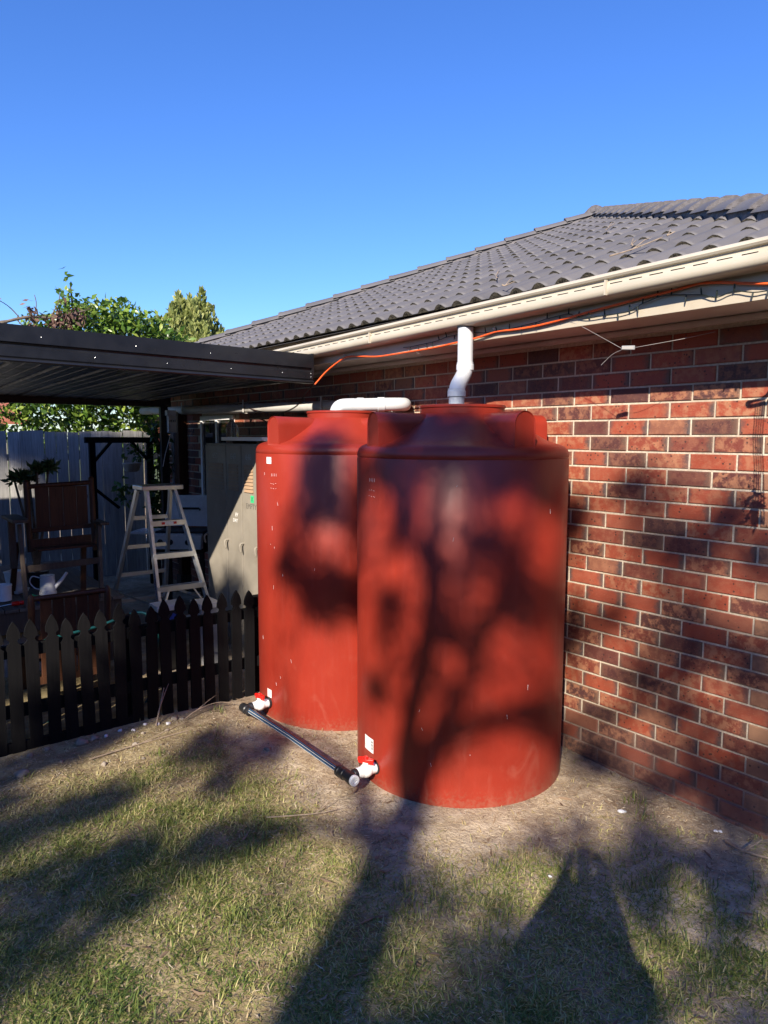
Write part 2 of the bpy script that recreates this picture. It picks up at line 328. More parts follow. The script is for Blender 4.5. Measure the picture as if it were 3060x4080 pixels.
# ================================================================== SETTING: ground
def vnoise(x, y, sc, seed=0):
    x = np.asarray(x, float)*sc; y = np.asarray(y, float)*sc; xi = np.floor(x).astype(int); yi = np.floor(y).astype(int); fx = x-xi; fy = y-yi
    def h(i, j): q = np.sin(i*127.1 + j*311.7 + seed*74.7)*43758.5453; return q - np.floor(q)
    fx = fx*fx*(3-2*fx); fy = fy*fy*(3-2*fy)
    return (h(xi,yi)*(1-fx)+h(xi+1,yi)*fx)*(1-fy)+(h(xi,yi+1)*(1-fx)+h(xi+1,yi+1)*fx)*fy
def gz(x, y):
    x = np.asarray(x, float); y = np.asarray(y, float)
    near = np.exp(-((x-1.5)**2+(y-2.5)**2)/60.0)
    h = ((vnoise(x,y,1.3,1)-.5)*.035 + (vnoise(x,y,4.1,2)-.5)*.016 + (vnoise(x,y,11,3)-.5)*.008)*near
    h -= 0.05*np.clip((x-3.05)/.35, 0, 1)*np.clip((6-y)/1.0, 0, 1)                   # soil falls a little towards the wall
    for cy in (2.885, 4.07):                                                        # flattened pads under the tanks
        d = np.hypot(x-2.762, y-cy); k = np.clip((0.78-d)/.2, 0, 1); h = h*(1-k)
    return h
GZ = lambda x, y: float(gz(x, y))
def axis_coords(lo, hi, step, ext):
    a = list(np.arange(lo, hi+1e-6, step)); s = step; v = lo
    while v > -ext: s *= 1.35; v -= s; a.insert(0, v)
    s = step; v = hi
    while v < ext: s *= 1.35; v += s; a.append(v)
    return np.array(a)
ax = axis_coords(-1.0, 4.0, 0.05, 420); ay = axis_coords(0.2, 5.2, 0.05, 420)
gx, gy = np.meshgrid(ax, ay); vv = np.stack([gx.ravel(), gy.ravel(), gz(gx.ravel(), gy.ravel())], 1)
nx, ny = len(ax), len(ay); ii = (np.arange(ny-1)[:, None]*nx + np.arange(nx-1)[None, :]).ravel()
ground = npmesh('ground', vv, np.stack([ii, ii+1, ii+nx+1, ii+nx], 1), M['ground'], smooth=True); tag(ground, kind='structure')

# ================================================================== HOUSE
WX = 3.415; YN, YF = 1.44, 9.35                      # wall face, near and far corners
house = thing('brick_house', (WX, 5.4, 0), 'single-storey red brick house wing with dark tiled hip roof and cream gutter', 'house')
HL = wl(house)
def hchild(name, mesh, parent, loc):
    o = bpy.data.objects.new(name, mesh); C.objects.link(o); o.parent = parent; o.location = Vector(loc) - wl(parent); return o
wallb = MB().box(WX+0.0018, WX+0.2, YN+0.006, YF, -0.4, 2.60)
wallb.box(WX+0.2, 11.0, YN+0.006, YN+0.2, -0.4, 2.60); wallb.box(WX+0.2, 11.0, YF-0.2, YF-0.001, -0.4, 2.60)
wallo = wallb.build('wall', M['mortar'], house)
def brick_mesh(w, h=0.076, d=0.05):
    c = 0.004; b = MB(); x0, x1 = -w/2, w/2; z0, z1 = -h/2, h/2
    v = [(0.0, x0+c, z0+c), (0.0, x1-c, z0+c), (0.0, x1-c, z1-c), (0.0, x0+c, z1-c), (c, x0, z0), (c, x1, z0), (c, x1, z1), (c, x0, z1), (d, x0, z0), (d, x1, z0), (d, x1, z1), (d, x0, z1)]
    b.add(v, [(0,3,2,1)] + [(i, (i+1)%4, 4+(i+1)%4, 4+i) for i in range(4)] + [(4+i, 4+(i+1)%4, 8+(i+1)%4, 8+i) for i in range(4)])
    return b
bm_full = brick_mesh(0.230).mesh('brick', M['brick']); bm_half = brick_mesh(0.110).mesh('brick', M['brick'])
cpos = Vector((0, 0, 1.85)); rotm = camo.rotation_euler.to_matrix()
def project(p):
    q = rotm.transposed() @ (Vector(p) - cpos); return (1530 + 2839.5*q.x/-q.z, 2040 - 2839.5*q.y/-q.z, -q.z)
T1 = (2.762, 2.885); T2 = (2.762, 4.07); TR = 0.58
def hidden_by_tank(p):
    for c in (T1, T2):
        d = Vector((p[0], p[1])); t = max(0, min(1, Vector(c).dot(d)/d.length_squared)); q = d*t
        if (q - Vector(c)).length < TR-0.03 and 1.85 + (p[2]-1.85)*t < 1.74: return True
    return False
win = (7.05, 7.92, 0.98, 2.08)                        # window opening y0,y1,z0,z1
bricks = []
for k in range(-16, 13):
    zc = ZR(k) + 0.043
    if zc + .04 > 2.41: break
    odd = k % 2
    y = BR_YO - 0.24*4 - (0.12 if odd else 0) - 0.24          # first stretcher below the corner
    j = []
    y0 = 1.555 - 0.24
    m = 0
    while True:
        a = (1.555 + 0.24*m) if not odd else (1.435 + 0.24*m)
        m += 1
        if a > YF: break
        b = a + 0.24
        if b > YF: j.append((a+.005, YF)); break
        j.append((a+.005, b-.005))
    if not odd: j.insert(0, (YN, 1.55))
    else: j[0] = (YN, j[0][1])
    for (a, b) in j:
        yc = (a+b)/2; wd = b-a
        if win[0]-.02 < yc < win[1]+.02 and win[2] < zc < win[3]: continue
        px = project((WX, yc, zc)); area = 0.0
        vis = px[2] > .5 and -60 < px[0] < 3150 and -60 < px[1] < 4100 and not hidden_by_tank((WX, yc, zc)) and px[0] > 640
        if vis: area = wd*.076/(px[2]**2)*abs(WX/math.hypot(WX, yc))
        bricks.append((area, yc, zc, wd))
bricks.sort(key=lambda t: -t[0])
stuffb = MB()
for i, (ar, yc, zc, wd) in enumerate(bricks):
    dx = random.uniform(-.0022, .0015)
    if i < 296 and ar > 0:
        me = bm_full if abs(wd-.23) < .006 else bm_half
        o = hchild('brick', me, wallo, (WX-0.004+dx, yc, zc)); o.rotation_euler = (random.uniform(-.006,.006), random.uniform(-.008,.008), random.uniform(-.006,.006))
        s = wd/(0.23 if me is bm_full else 0.11); o.scale = (1, s, 1)
    else:
        q = brick_mesh(wd); q.xf(Matrix.Translation((WX-0.004+dx, yc, zc))); stuffb.add(q.v, q.f)
for k in range(-16, 13):                                # the return wall round the near corner
    zc = ZR(k)+.043
    if zc+.04 > 2.41: break
    for m in range(-1, 12):
        if k % 2: x0_, x1_ = (WX+.002, WX+.112) if m < 0 else (WX+.122+.24*m, WX+.352+.24*m)
        else:
            if m < 0: continue
            x0_, x1_ = WX+.002+.24*m, WX+.232+.24*m
        q = brick_mesh(x1_-x0_); q.xf(Matrix.Translation(((x0_+x1_)/2, YN-0.004, zc)) @ Matrix.Rotation(R(90), 4, 'Z')); stuffb.add(q.v, q.f)
sb = stuffb.build('brick_field', M['brick'], wallo); sb['kind'] = 'stuff'
# window in the shade of the patio
wn_ = MB(); f = .05
for (a, b, c, d) in ((win[0], win[1], win[3]-f, win[3]), (win[0], win[1], win[2], win[2]+f), (win[0], win[0]+f, win[2]+f, win[3]-f), (win[1]-f, win[1], win[2]+f, win[3]-f), ((win[0]+win[1])/2-.025, (win[0]+win[1])/2+.025, win[2]+f, win[3]-f)):
    wn_.box(WX-.025, WX+.02, a, b, c, d)
wno = wn_.build('window', M['white_pl'], house, bevel=.003)
MB().box(WX-.002, WX+.004, win[0]+f, win[1]-f, win[2]+f, win[3]-f).build('pane', M['glass'], wno)
MB().box(WX-.06, WX+.02, win[0]-.03, win[1]+.03, win[2]-.045, win[2]-.002).build('sill', M['white_pl'], wno, bevel=.003)
# soffit, fascia, quad
FX = 2.974; YE0, YE1 = 0.92, 9.86
MB().box(FX+.02, WX+.19, YE0+.02, YE1-.02, 2.425, 2.437).build('soffit', M['soffit'], house)
qd = MB(); qd.prism([(0,0),(.02,.003),(.030,.012),(.032,.022),(.032,.034),(0,.034)], (WX+.001, YE0+.5, 2.425), (-1,0,0), (0,0,-1), (0,1,0), YF-1.45); qd.build('quad_moulding', M['soffit'], house, smooth=True)
MB().box(FX, FX+.019, YE0+.02, YE1, 2.398, 2.60).build('fascia', M['fascia'], house, bevel=.002)
MB().box(FX+.02, 11, YE0, YE0+.02, 2.414, 2.60).build('fascia', M['fascia'], house)
def gtop(y): return 2.612 - .018*(y-1.32)
gp = [(2.885,0),(2.868,.003),(2.858,-.004),(2.855,-.014),(2.861,-.023),(2.875,-.027),(2.876,-.036),(2.870,-.042),(2.866,-.056),(2.864,-.074),(2.867,-.088),(2.876,-.098),(2.892,-.103),(2.973,-.103),(2.973,-.005),(2.970,-.005),(2.970,-.099),(2.894,-.099),(2.880,-.094),(2.871,-.086),(2.868,-.074),(2.87,-.045),(2.88,-.037),(2.881,-.024),(2.866,-.019),(2.860,-.012),(2.863,-.003),(2.883,-.004)]
g = MB(); n_ = len(gp); ys = [YE0-.1, 1.5, 2.4, 3.3, 4.2, 5.1, 6.0, 7.5, 9.9]
for y in ys:
    g.v += [(x, y, gtop(y)+z) for x, z in gp]
for i in range(len(ys)-1):
    for j in range(n_): g.f.append((i*n_+j, i*n_+(j+1)%n_, (i+1)*n_+(j+1)%n_, (i+1)*n_+j)); g.m.append(0)
g.f += [tuple(range(n_)), tuple((len(ys)-1)*n_+j for j in range(n_))]; g.m += [0, 0]
gutter = g.build('gutter', M['cream'], house, smooth=True)
slot = MB().box(-.0012, .002, -.032, .032, -.0022, .0022).mesh('overflow_slot', M['gap'])
y = 1.0
while y < 5.0:
    hchild('overflow_slot', slot, gutter, (2.8685, y, gtop(y)-.049)); y += .1
for y in (2.05, 3.88):      # gutter joins
    MB().box(2.853, 2.87, y-.004, y+.004, gtop(y)-.098, gtop(y)-.03).build('gutter_join', M['cream'], gutter)

# ---- roof
PT = R(22.5); ct, st = math.cos(PT), math.sin(PT)
EX, EZ = 2.895, 2.597                                  # eave edge
AP = Vector((7.38, 5.385, 2.597 + (7.38-2.895)*math.tan(PT)))
SL = (AP.x-EX)/ct
def rp(y, t, n=0.0): return Vector((EX + t*ct - n*st, y, EZ + t*st + n*ct))
rf = MB(); bk = -0.012
c0, c1, ap = rp(YE0-.02, 0, bk), rp(YE1+.02, 0, bk), Vector((AP.x, AP.y, AP.z-.02))
BX = 14.0
rf.add([c0, c1, ap, (BX, AP.y, ap.z), (BX, YE0, c0.z), (BX, YE1, c1.z)], [(0,1,2), (0,2,3,4), (1,5,3,2)])
roof = rf.build('roof', [M['tile']], house)
TW, TG = 0.30, 0.326
def roll(u):
    q = (u*2) % 1.0; q = (q-.5)/.64
    return max(0.0, math.cos(math.pi*q)) if abs(q) < .5 else 0.0
def tile_mb():
    b = MB(); us = [0,.09,.13,.18,.25,.32,.37,.41,.5,.59,.63,.68,.75,.82,.87,.91,1.0]; n = len(us)-1; bt, ft = TG+.05, 0.0
    back = [((u-.5)*TW*.998, bt, .006+.017*roll(u)) for u in us]; mid = [((u-.5)*TW*.998, .03, .010+.029*roll(u)) for u in us]; fr = [((u-.5)*TW*.998, ft, .008+.028*roll(u)) for u in us]; lo = [((u-.5)*TW*.998, .004, .001+.004*roll(u)) for u in us]
    k = n+1; b.add(back+mid+fr+lo, [])
    for i in range(n):
        b.f += [(i, i+1, k+i+1, k+i), (k+i, k+i+1, 2*k+i+1, 2*k+i), (2*k+i, 2*k+i+1, 3*k+i+1, 3*k+i)]; b.m += [0, 0, 1]
    b.add([((.5-.5+.245)*TW, -.003, .012), ((.5-.5+.285)*TW, -.003, .012), ((.5-.5+.27)*TW, -.003, .028)], [(0,1,2)], 2)
    b.add([((.5-.5+.19)*TW, -.003, .011), ((.5-.5+.24)*TW, -.003, .011), ((.5-.5+.235)*TW, -.003, .020)], [(0,1,2)], 2)
    return b
MT = [M['tile'], M['tile_end'], M['gap']]
def tile_world(tb, yc, t0):
    return [rp(yc - p[0], t0 + p[1], p[2]) for p in tb.v]
tb = tile_mb(); tile_me = None
tiles = []
nrow = int(SL/TG)+1
for r_ in range(nrow):
    t0 = r_*TG; off = (r_ % 2)*TW/2
    lo = YE0 + t0*ct; hi = YE1 - t0*ct
    m = math.floor((lo-2)/TW)
    while m*TW+off < hi+.3:
        yc = m*TW+off; m += 1
        if yc + TW/2 < lo or yc - TW/2 > hi: continue
        inside = (yc-TW/2 >= YE0+(t0+TG+.05)*ct-.02) and (yc+TW/2 <= YE1-(t0+TG+.05)*ct+.02)
        px = project(rp(yc, t0))
        tiles.append((px[2] if -40 < px[0] < 3150 else 99, yc, t0, inside))
tiles.sort(key=lambda t: t[0])
Mt = Matrix(((0,ct,-st),(-1,0,0),(0,st,ct))).to_4x4()   # local (across, up slope, normal) -> world
tile_me = MB(); tile_me.v = list(tb.v); tile_me.f = list(tb.f); tile_me.m = list(tb.m); tile_me = tile_me.mesh('tile', MT)
for p_ in tile_me.polygons: p_.use_smooth = p_.material_index == 0
rest = MB(); cnt = 0
nA = Vector((1,1,0)).normalized()
for dep, yc, t0, inside in tiles:
    if cnt < 298 and dep < 90:
        cnt += 1
        if inside:
            o = hchild('tile', tile_me, roof, rp(yc, t0, random.uniform(-.002,.003))); o.rotation_euler = (Mt @ Matrix.Rotation(random.uniform(-.006,.006), 4, 'Z')).to_euler()
        else:
            q = MB(); q.v = [tuple(p) for p in tile_world(tb, yc, t0)]; q.f = list(tb.f); q.m = list(tb.m)
            o = q.build('tile', MT, roof); me = o.data; bm = bmesh.new(); bm.from_mesh(me)
            L0 = wl(roof)
            for (yy, sg) in ((YE0, 1), (YE1, -1)):
                # keep  sg*(y-yy) > (x-EX)
                bmesh.ops.bisect_plane(bm, geom=bm.verts[:]+bm.edges[:]+bm.faces[:], plane_co=Vector((EX, yy, 0))-L0, plane_no=Vector((1, -sg, 0)), clear_outer=True)
            if len(bm.faces) == 0: bm.free(); bpy.data.objects.remove(o); cnt -= 1; continue
            bm.to_mesh(me); bm.free()
            for p_ in me.polygons: p_.use_smooth = p_.material_index == 0
    elif inside:
        rest.v_n = 0; rest.add(tile_world(tb, yc, t0), tb.f)
if rest.v: ro = rest.build('tile_field', M['tile'], roof); ro['kind'] = 'stuff'
# hip caps
def cap_mesh(Lc=.43, w=.135, h=.075):
    b = MB(); sec = [(-1,0),(-.93,.22),(-.52,.72),(-.2,.96),(.2,.96),(.52,.72),(.93,.22),(1,0)]; k = len(sec)
    for (s, sc, dz) in ((0, 1.0, .014), (.03, 1.0, .015), (.045, .97, .011), (Lc, .90, -.008)):
        b.v += [(s, u*w*sc, v*h*sc+dz) for u, v in sec]
    for i in range(3):
        for j in range(k-1): b.f.append((i*k+j, i*k+j+1, (i+1)*k+j+1, (i+1)*k+j)); b.m.append(0)
    b.f.append(tuple(range(k))); b.m.append(1)
    return b.mesh('hip_cap', [M['tile'], M['bedding']], smooth=True)
cm = cap_mesh()
for (yy, sg) in ((YE1, -1), (YE0, 1)):
    e = Vector((EX, yy, EZ)); d = (AP - e).normalized(); Lh = (AP-e).length; lat = d.cross(Vector((0,0,1))).normalized(); nn = lat.cross(d); rm = Matrix((d, lat, nn)).transposed().to_4x4()
    s = -.02; i = 0
    while s < Lh - .1:
        o = hchild('hip_cap', cm, roof, e + d*s + nn*.022); o.rotation_euler = (rm @ Matrix.Rotation(random.uniform(-.012,.012), 4, 'X')).to_euler(); s += .365
    bd = MB(); k = 60; prev = None; vs = []
    for i in range(k+1):
        p = e + d*(Lh*i/k); wv = .112 + .012*math.sin(i*2.9)
        vs += [p + lat*wv - nn*.02, p + lat*.10 + nn*.045, p - lat*.10 + nn*.045, p - lat*wv - nn*.02]
    bd.add(vs, [(i*4+j, i*4+j+1, (i+1)*4+j+1, (i+1)*4+j) for i in range(k) for j in range(3)]); bd.build('cap_bedding', M['bedding'], roof, smooth=True)
rdg = MB()
s = AP.x - .15
cr = cap_mesh()
while s < 11:
    hchild('ridge_cap', cr, roof, (s, AP.y, AP.z+.012)); s += .365

# ================================================================== WATER TANKS
def water_tank(c, lug0, label, stickers, marks):
    t = thing('water_tank', (c[0], c[1], 0), label, 'water tank')
    prof = [(.50, -.012), (.566, -.010), (.577, -.004), (TR, .010), (TR, .9), (TR, 1.735), (TR-.004, 1.741), (TR, 1.748), (TR-.002, 1.768), (TR-.010, 1.786), (TR-.024, 1.800), (TR-.05, 1.811), (TR-.085, 1.820), (.46, 1.834), (.38, 1.878), (.30, 1.930), (.255, 1.962), (.238, 1.975)]
    b = MB(); b.lathe(prof, (c[0], c[1], 0), 96, closed=True)
    b.add([(c[0]+.238*math.cos(2*math.pi*j/96), c[1]+.238*math.sin(2*math.pi*j/96), 1.975) for j in range(96)], [tuple(range(96))])
    b.add([(c[0]+.5*math.cos(2*math.pi*j/96), c[1]+.5*math.sin(2*math.pi*j/96), -.012) for j in range(96)], [tuple(range(96))])
    body = b.build('body', M['tank'], t, smooth=True)
    r = MB(); r.lathe([(.226, 1.965), (.232, 1.972), (.232, 2.004), (.238, 2.008), (.238, 2.018), (.232, 2.022), (.212, 2.022), (.208, 2.018), (.208, 1.965)], (c[0], c[1], 0), 64, closed=True); r.build('inlet_ring', M['tank'], t, smooth=True)
    k = MB(); k.lathe([(.001, 1.992), (.207, 1.992), (.207, 1.998), (.001, 1.999)], (c[0], c[1], 0), 40, closed=True); k.build('leaf_strainer', M['black_fit'], t)
    for q in range(4):
        ph = R(lug0 + 90*q); d = Vector((math.cos(ph), math.sin(ph), 0)); l = Vector((-d.y, d.x, 0)); cc = Vector((c[0], c[1], 0))
        b = MB(); n = 18; hw = .062; sec = []
        for i in range(n+1):
            a = math.pi*i/n; sec.append((hw*math.cos(a), 1.978-hw*1.0+hw*math.sin(a)))
        sec = [(hw*1.04, 1.78)] + sec + [(-hw*1.04, 1.78)]; m = len(sec)
        for (rr_, s_, dz) in ((.545, .93, -.006), (.552, 1.0, 0), (.545, 1.02, .001), (.50, 1.0, 0), (.20, .92, -.004)):
            b.v += [tuple(cc + d*rr_ + l*(u*s_) + Vector((0,0,z+dz))) for u, z in sec]
        for i in range(4):
            for j in range(m-1): b.f.append((i*m+j, i*m+j+1, (i+1)*m+j+1, (i+1)*m+j)); b.m.append(0)
        b.f.append(tuple(range(m))); b.m.append(0)
        b.build('lifting_lug', M['tank'], t, smooth=True)
    for (ph, z, wd, ht, kind) in stickers:
        b = MB(); n = 6; rr_ = TR+.0018
        pts = [(c[0]+rr_*math.cos(R(ph)+ (i/n-.5)*wd/TR), c[1]+rr_*math.sin(R(ph)+(i/n-.5)*wd/TR)) for i in range(n+1)]
        b.v = [(x, y, z-ht/2) for x, y in pts] + [(x, y, z+ht/2) for x, y in pts]; b.f = [(i, i+1, n+2+i, n+1+i) for i in range(n)]; b.m = [0]*n
        lb = b.build('sticker', M['label'], t); lb['label'] = 'white printed paper sticker'
        if kind:
            b = MB(); rr_ += .001
            for i in range(9):
                zc = z + ht*(-.30 + .075*i); a0 = R(ph)+(.30)*wd/TR; a1 = R(ph)+.44*wd/TR; hh = ht*(.012+.012*(i%3))
                b.add([(c[0]+rr_*math.cos(a), c[1]+rr_*math.sin(a), zz) for a, zz in ((a0, zc-hh), (a1, zc-hh), (a1, zc+hh), (a0, zc+hh))], [(0,1,2,3)])
            b.build('barcode', M['ink'], lb)
    b = MB()
    for (ph, z, dph, dz) in marks:                     # scuffs and moulded marks
        p = [Vector((c[0]+(TR+.0006)*math.cos(R(ph+dph*k)), c[1]+(TR+.0006)*math.sin(R(ph+dph*k)), z+dz*k)) for k in (0, .5, 1)]
        b.tube(p, .0007, 4)
    b.build('scuff_marks', M['label'], t)['kind'] = 'stuff'
    return t
def mk(ph, z):
    o = [(ph+i*1.6, z, .12, .018) for i in range(4)] + [(ph-1+i*2.3, z-.045, 1.2, random.uniform(-.006,.006)) for i in range(3)] + [(ph-1+i*2.5, z-.075, 1.0, random.uniform(-.005,.005)) for i in range(3)]
    return o
tank1 = water_tank(T1, 170, 'rust red plastic rainwater tank with grey downpipe entering its lid', [(171.5, .205, .095, .078, 1)], mk(172, 1.62) + [(random.uniform(165, 285), random.uniform(.1, 1.7), random.uniform(-.8,.8), random.uniform(-.03,.03)) for _ in range(9)])
tank2 = water_tank(T2, 184, 'rust red plastic rainwater tank beside the black picket fence', [(180, .165, .055, .055, 0), (183.5, 1.70, .055, .042, 0)], mk(186, 1.60) + [(random.uniform(165, 225), random.uniform(.1, 1.7), random.uniform(-.8,.8), random.uniform(-.03,.03)) for _ in range(12)])

# ---- ball valves + connecting pipe
def ball_valve(y, x0, z, label, hand):
    t = thing('ball_valve', (x0, y, z-.04), label, 'valve', 'white ball valves at the tank bases')
    X = (-1, 0, 0)
    b = MB(); b.lathe([(.030, -.02), (.036, -.012), (.036, .014), (.030, .016)], (x0, y, z), 20, axis=X); b.build('flange', M['black_fit'], t, smooth=True)
    b = MB(); b.lathe([(.024, .012), (.029, .016), (.029, .045), (.0295, .047), (.034, .056), (.037, .072), (.034, .088), (.0295, .096), (.029, .098), (.029, .128), (.025, .131)], (x0, y, z), 24, axis=X)
    b.lathe([(.017, .02), (.017, .052), (.012, .053)], (x0-.072, y, z), 16); b.build('body', M['white_pl'], t, smooth=True)
    b = MB(); b.lathe([(.024, .128), (.028, .130), (.028, .142), (.024, .144)], (x0, y, z), 24, axis=X); b.build('union_ring', M['white_pl'], t, smooth=True)
    h = MB(); d = Vector((math.cos(R(hand)), math.sin(R(hand)), 0)); l = Vector((-d.y, d.x, 0)); p = Vector((x0-.072, y, z+.05))
    poly = [(-.045,-.007),(-.045,.007),(-.018,.016),(-.008,.018),(.008,.018),(.018,.016),(.045,.007),(.045,-.007),(.018,-.016),(.008,-.018),(-.008,-.018),(-.018,-.016)]
    h.prism(poly, p, d, l, (0,0,1), .018); h.prism([(u*.98, v) for u, v in poly[:]], p+Vector((0,0,-.012)), d, l*.35, (0,0,1), .013); h.lathe([(.014, .017), (.014, .026), (.010, .028)], p, 12)
    h.build('handle', M['red_pl'], t, bevel=.002)
    return t
VZ = .10
ball_valve(2.905, 2.190, VZ, 'white ball valve with red handle on the tank under the downpipe', 118)
ball_valve(4.075, 2.183, VZ, 'white ball valve with red handle on the tank beside the picket fence', 100)
lp = thing('link_pipe', (2.02, 3.5, VZ-.04), 'black blue-striped poly pipe linking the two tank valves', 'pipe')
P0, P1 = Vector((2.005, 2.985, VZ)), Vector((2.005, 4.05, VZ+.005))
b = MB(); b.tube([P0, (P0+P1)/2 + Vector((.004, 0, .006)), P1], .0168, 16); pp = b.build('pipe', M['pipe'], lp, smooth=True)
for a_, mt in ((198, 'white_pl'), (170, 'stripe'), (142, 'white_pl'), (112, 'stripe')):
    o_ = Vector((math.cos(R(a_)), 0, math.sin(R(a_))))*.0160
    MB().tube([P0+o_, (P0+P1)/2 + Vector((.004, 0, .006))+o_, P1+o_], .0030 if mt == 'stripe' else .0016, 6).build('stripe', M[mt], pp, smooth=True)
b = MB(); Yn = (0,-1,0)
b.lathe([(.020, -.09), (.030, -.088), (.031, -.07), (.0275, -.066), (.0275, -.050), (.0305, -.047), (.0305, -.028), (.027, -.024), (.027, .02), (.031, .024), (.031, .045), (.026, .048)], (2.005, 2.905, VZ), 24, axis=Yn)
b.lathe([(.024, 0), (.025, .03), (.029, .034), (.029, .052), (.024, .054)], (2.005, 2.905, VZ), 20, axis=(1,0,0)); b.build('tee_fitting', M['black_fit'], lp, smooth=True)
b = MB(); b.lathe([(.0265, .045), (.0285, .047), (.0285, .060), (.026, .062), (.015, .062), (.013, .056), (.001, .056)], (2.005, 2.905, VZ), 24, axis=Yn, closed=True); b.add([(2.005-.016, 2.905-.0605, VZ-.010), (2.005+.016, 2.905-.0605, VZ+.004), (2.005+.014, 2.905-.0605, VZ+.010), (2.005-.018, 2.905-.0605, VZ-.004)], [(0,1,2,3)]); b.build('end_plug', M['white_pl'], lp, smooth=True)
b = MB(); b.lathe([(.026, -.036), (.031, -.03), (.031, .0), (.028, .004), (.028, .035), (.02, .038)], (2.005, 4.075, VZ), 22, axis=(0,1,0)); b.lathe([(.024, -.02), (.026, .03), (.029, .034), (.029, .058), (.024, .06)], (2.005, 4.075, VZ), 20, axis=(1,0,0)); b.lathe([(.020, 0), (.026, .01), (.030, .02), (.030, .042), (.022, .046)], (2.005, 4.045, VZ), 20, axis=(0,-1,0)); b.build('elbow_fitting', M['black_fit'], lp, smooth=True)

# ---- downpipe into the near tank
def arc(p, q, r_, n=7):
    return p, q
dp = thing('downpipe', (2.80, 2.955, 1.99), 'light grey plastic downpipe with offset bend from gutter to tank lid', 'downpipe')
U = Vector((2.925, 3.035, 0)); Lw = Vector((2.792, 2.962, 0))
def at(p, z): return Vector((p.x, p.y, z))
zt, z1, z2 = gtop(3.0)-.10, 2.245, 2.105
b = MB(); b.tube([at(U, zt+.01), at(U, z1)], .045, 28); b.build('upper_pipe', M['pvc'], dp, smooth=True)
path = [at(U, z1+.005)]
for i in range(1, 12):
    f_ = i/12; s_ = f_*f_*(3-2*f_); path.append(at(U*(1-s_)+Lw*s_, z1+(z2-z1)*f_))
path.append(at(Lw, z2-.005)); b = MB(); b.tube(path, .0445, 28); b.build('offset_bend', M['pvc'], dp, smooth=True)
for p_, z_, h_ in ((U, z1-.012, .045), (Lw, z2-.030, .045)):
    b = MB(); b.lathe([(.0445, 0), (.0515, .001), (.0515, h_-.014), (.0485, h_-.011), (.0485, h_), (.0450, h_+.001)], at(p_, z_), 28); b.build('collar', M['pvc'], dp, smooth=True)
b = MB(); b.tube([at(Lw, z2-.01), at(Lw, 1.985)], .044, 28); b.build('lower_pipe', M['pvc'], dp, smooth=True)
b = MB(); b.lathe([(.040, 0), (.052, .001), (.052, .006), (.040, .007)], at(U, zt-.007), 28); b.build('gutter_outlet', M['black_fit'], dp, smooth=True)

# ---- horizontal stormwater pipe into the far tank
hp = thing('stormwater_pipe', (3.32, 6.5, 2.1), 'long horizontal plastic stormwater pipe along the brick wall into the far tank', 'pipe')
pz = lambda y: 2.085 + .018*(y-4.0)
HX = 3.34
b = MB(); b.tube([(HX, 4.16, pz(4)), (HX, 6, pz(6)), (HX, 9.7, pz(9.7))], .046, 20); b.build('wall_pipe', M['pvc_old'], hp, smooth=True)
e0 = Vector((HX, 4.02, pz(4))); e1 = Vector((3.05, 3.86, pz(4)-.008)); e2 = Vector((2.80, 4.12, pz(4)-.012))
def smooth_path(pts, n=8):
    out_ = []
    P = [Vector(p) for p in pts]
    for i in range(len(P)-1):
        a0 = P[max(i-1,0)]; a1 = P[i]; a2 = P[i+1]; a3 = P[min(i+2,len(P)-1)]
        for k in range(n):
            t = k/n; out_.append(.5*((2*a1)+(a2-a0)*t+(2*a0-5*a1+4*a2-a3)*t*t+(3*a1-a0-3*a2+a3)*t**3))
    out_.append(P[-1]); return out_
b = MB(); b.tube(smooth_path([(HX, 4.22, pz(4)), (HX, 4.11, pz(4)), (HX-.05, 4.04, pz(4)-.001), (HX-.13, 4.035, pz(4)-.003), (HX-.24, 4.085, pz(4)-.006)], 6), .0475, 22); b.build('elbow', M['pvc'], hp, smooth=True)
b = MB(); b.tube([(HX-.20, 4.065, pz(4)-.005), (2.92, 4.20, pz(4)-.012)], .0465, 22); b.build('return_pipe', M['pvc'], hp, smooth=True)
b = MB(); b.tube(smooth_path([(2.95, 4.185, pz(4)-.011), (2.87, 4.225, pz(4)-.018), (2.84, 4.24, pz(4)-.05), (2.835, 4.243, 1.985)], 6), .048, 22); b.build('down_bend', M['pvc'], hp, smooth=True)
for (p_, d_) in (((HX-.235, 4.083, pz(4)-.006), (-.85,.50,-.02)), ((2.985, 4.168, pz(4)-.010), (-.88,.47,-.02)), ((HX, 4.25, pz(4)), (0,1,0.02))):
    b = MB(); b.lathe([(.046, -.03), (.0515, -.029), (.0515, .018), (.046, .02)], p_, 22, axis=d_); b.build('collar', M['pvc'], hp, smooth=True)
for y in (5.15, 6.6, 8.2):
    b = MB(); b.box(HX-.055, WX+.01, y-.012, y+.012, pz(y)+.046, pz(y)+.052); b.box(HX-.055, WX+.01, y-.012, y+.012, pz(y)-.052, pz(y)-.046); b.box(HX-.056, HX-.050, y-.012, y+.012, pz(y)-.046, pz(y)+.085); b.build('bracket', M['pvc_old'], hp)

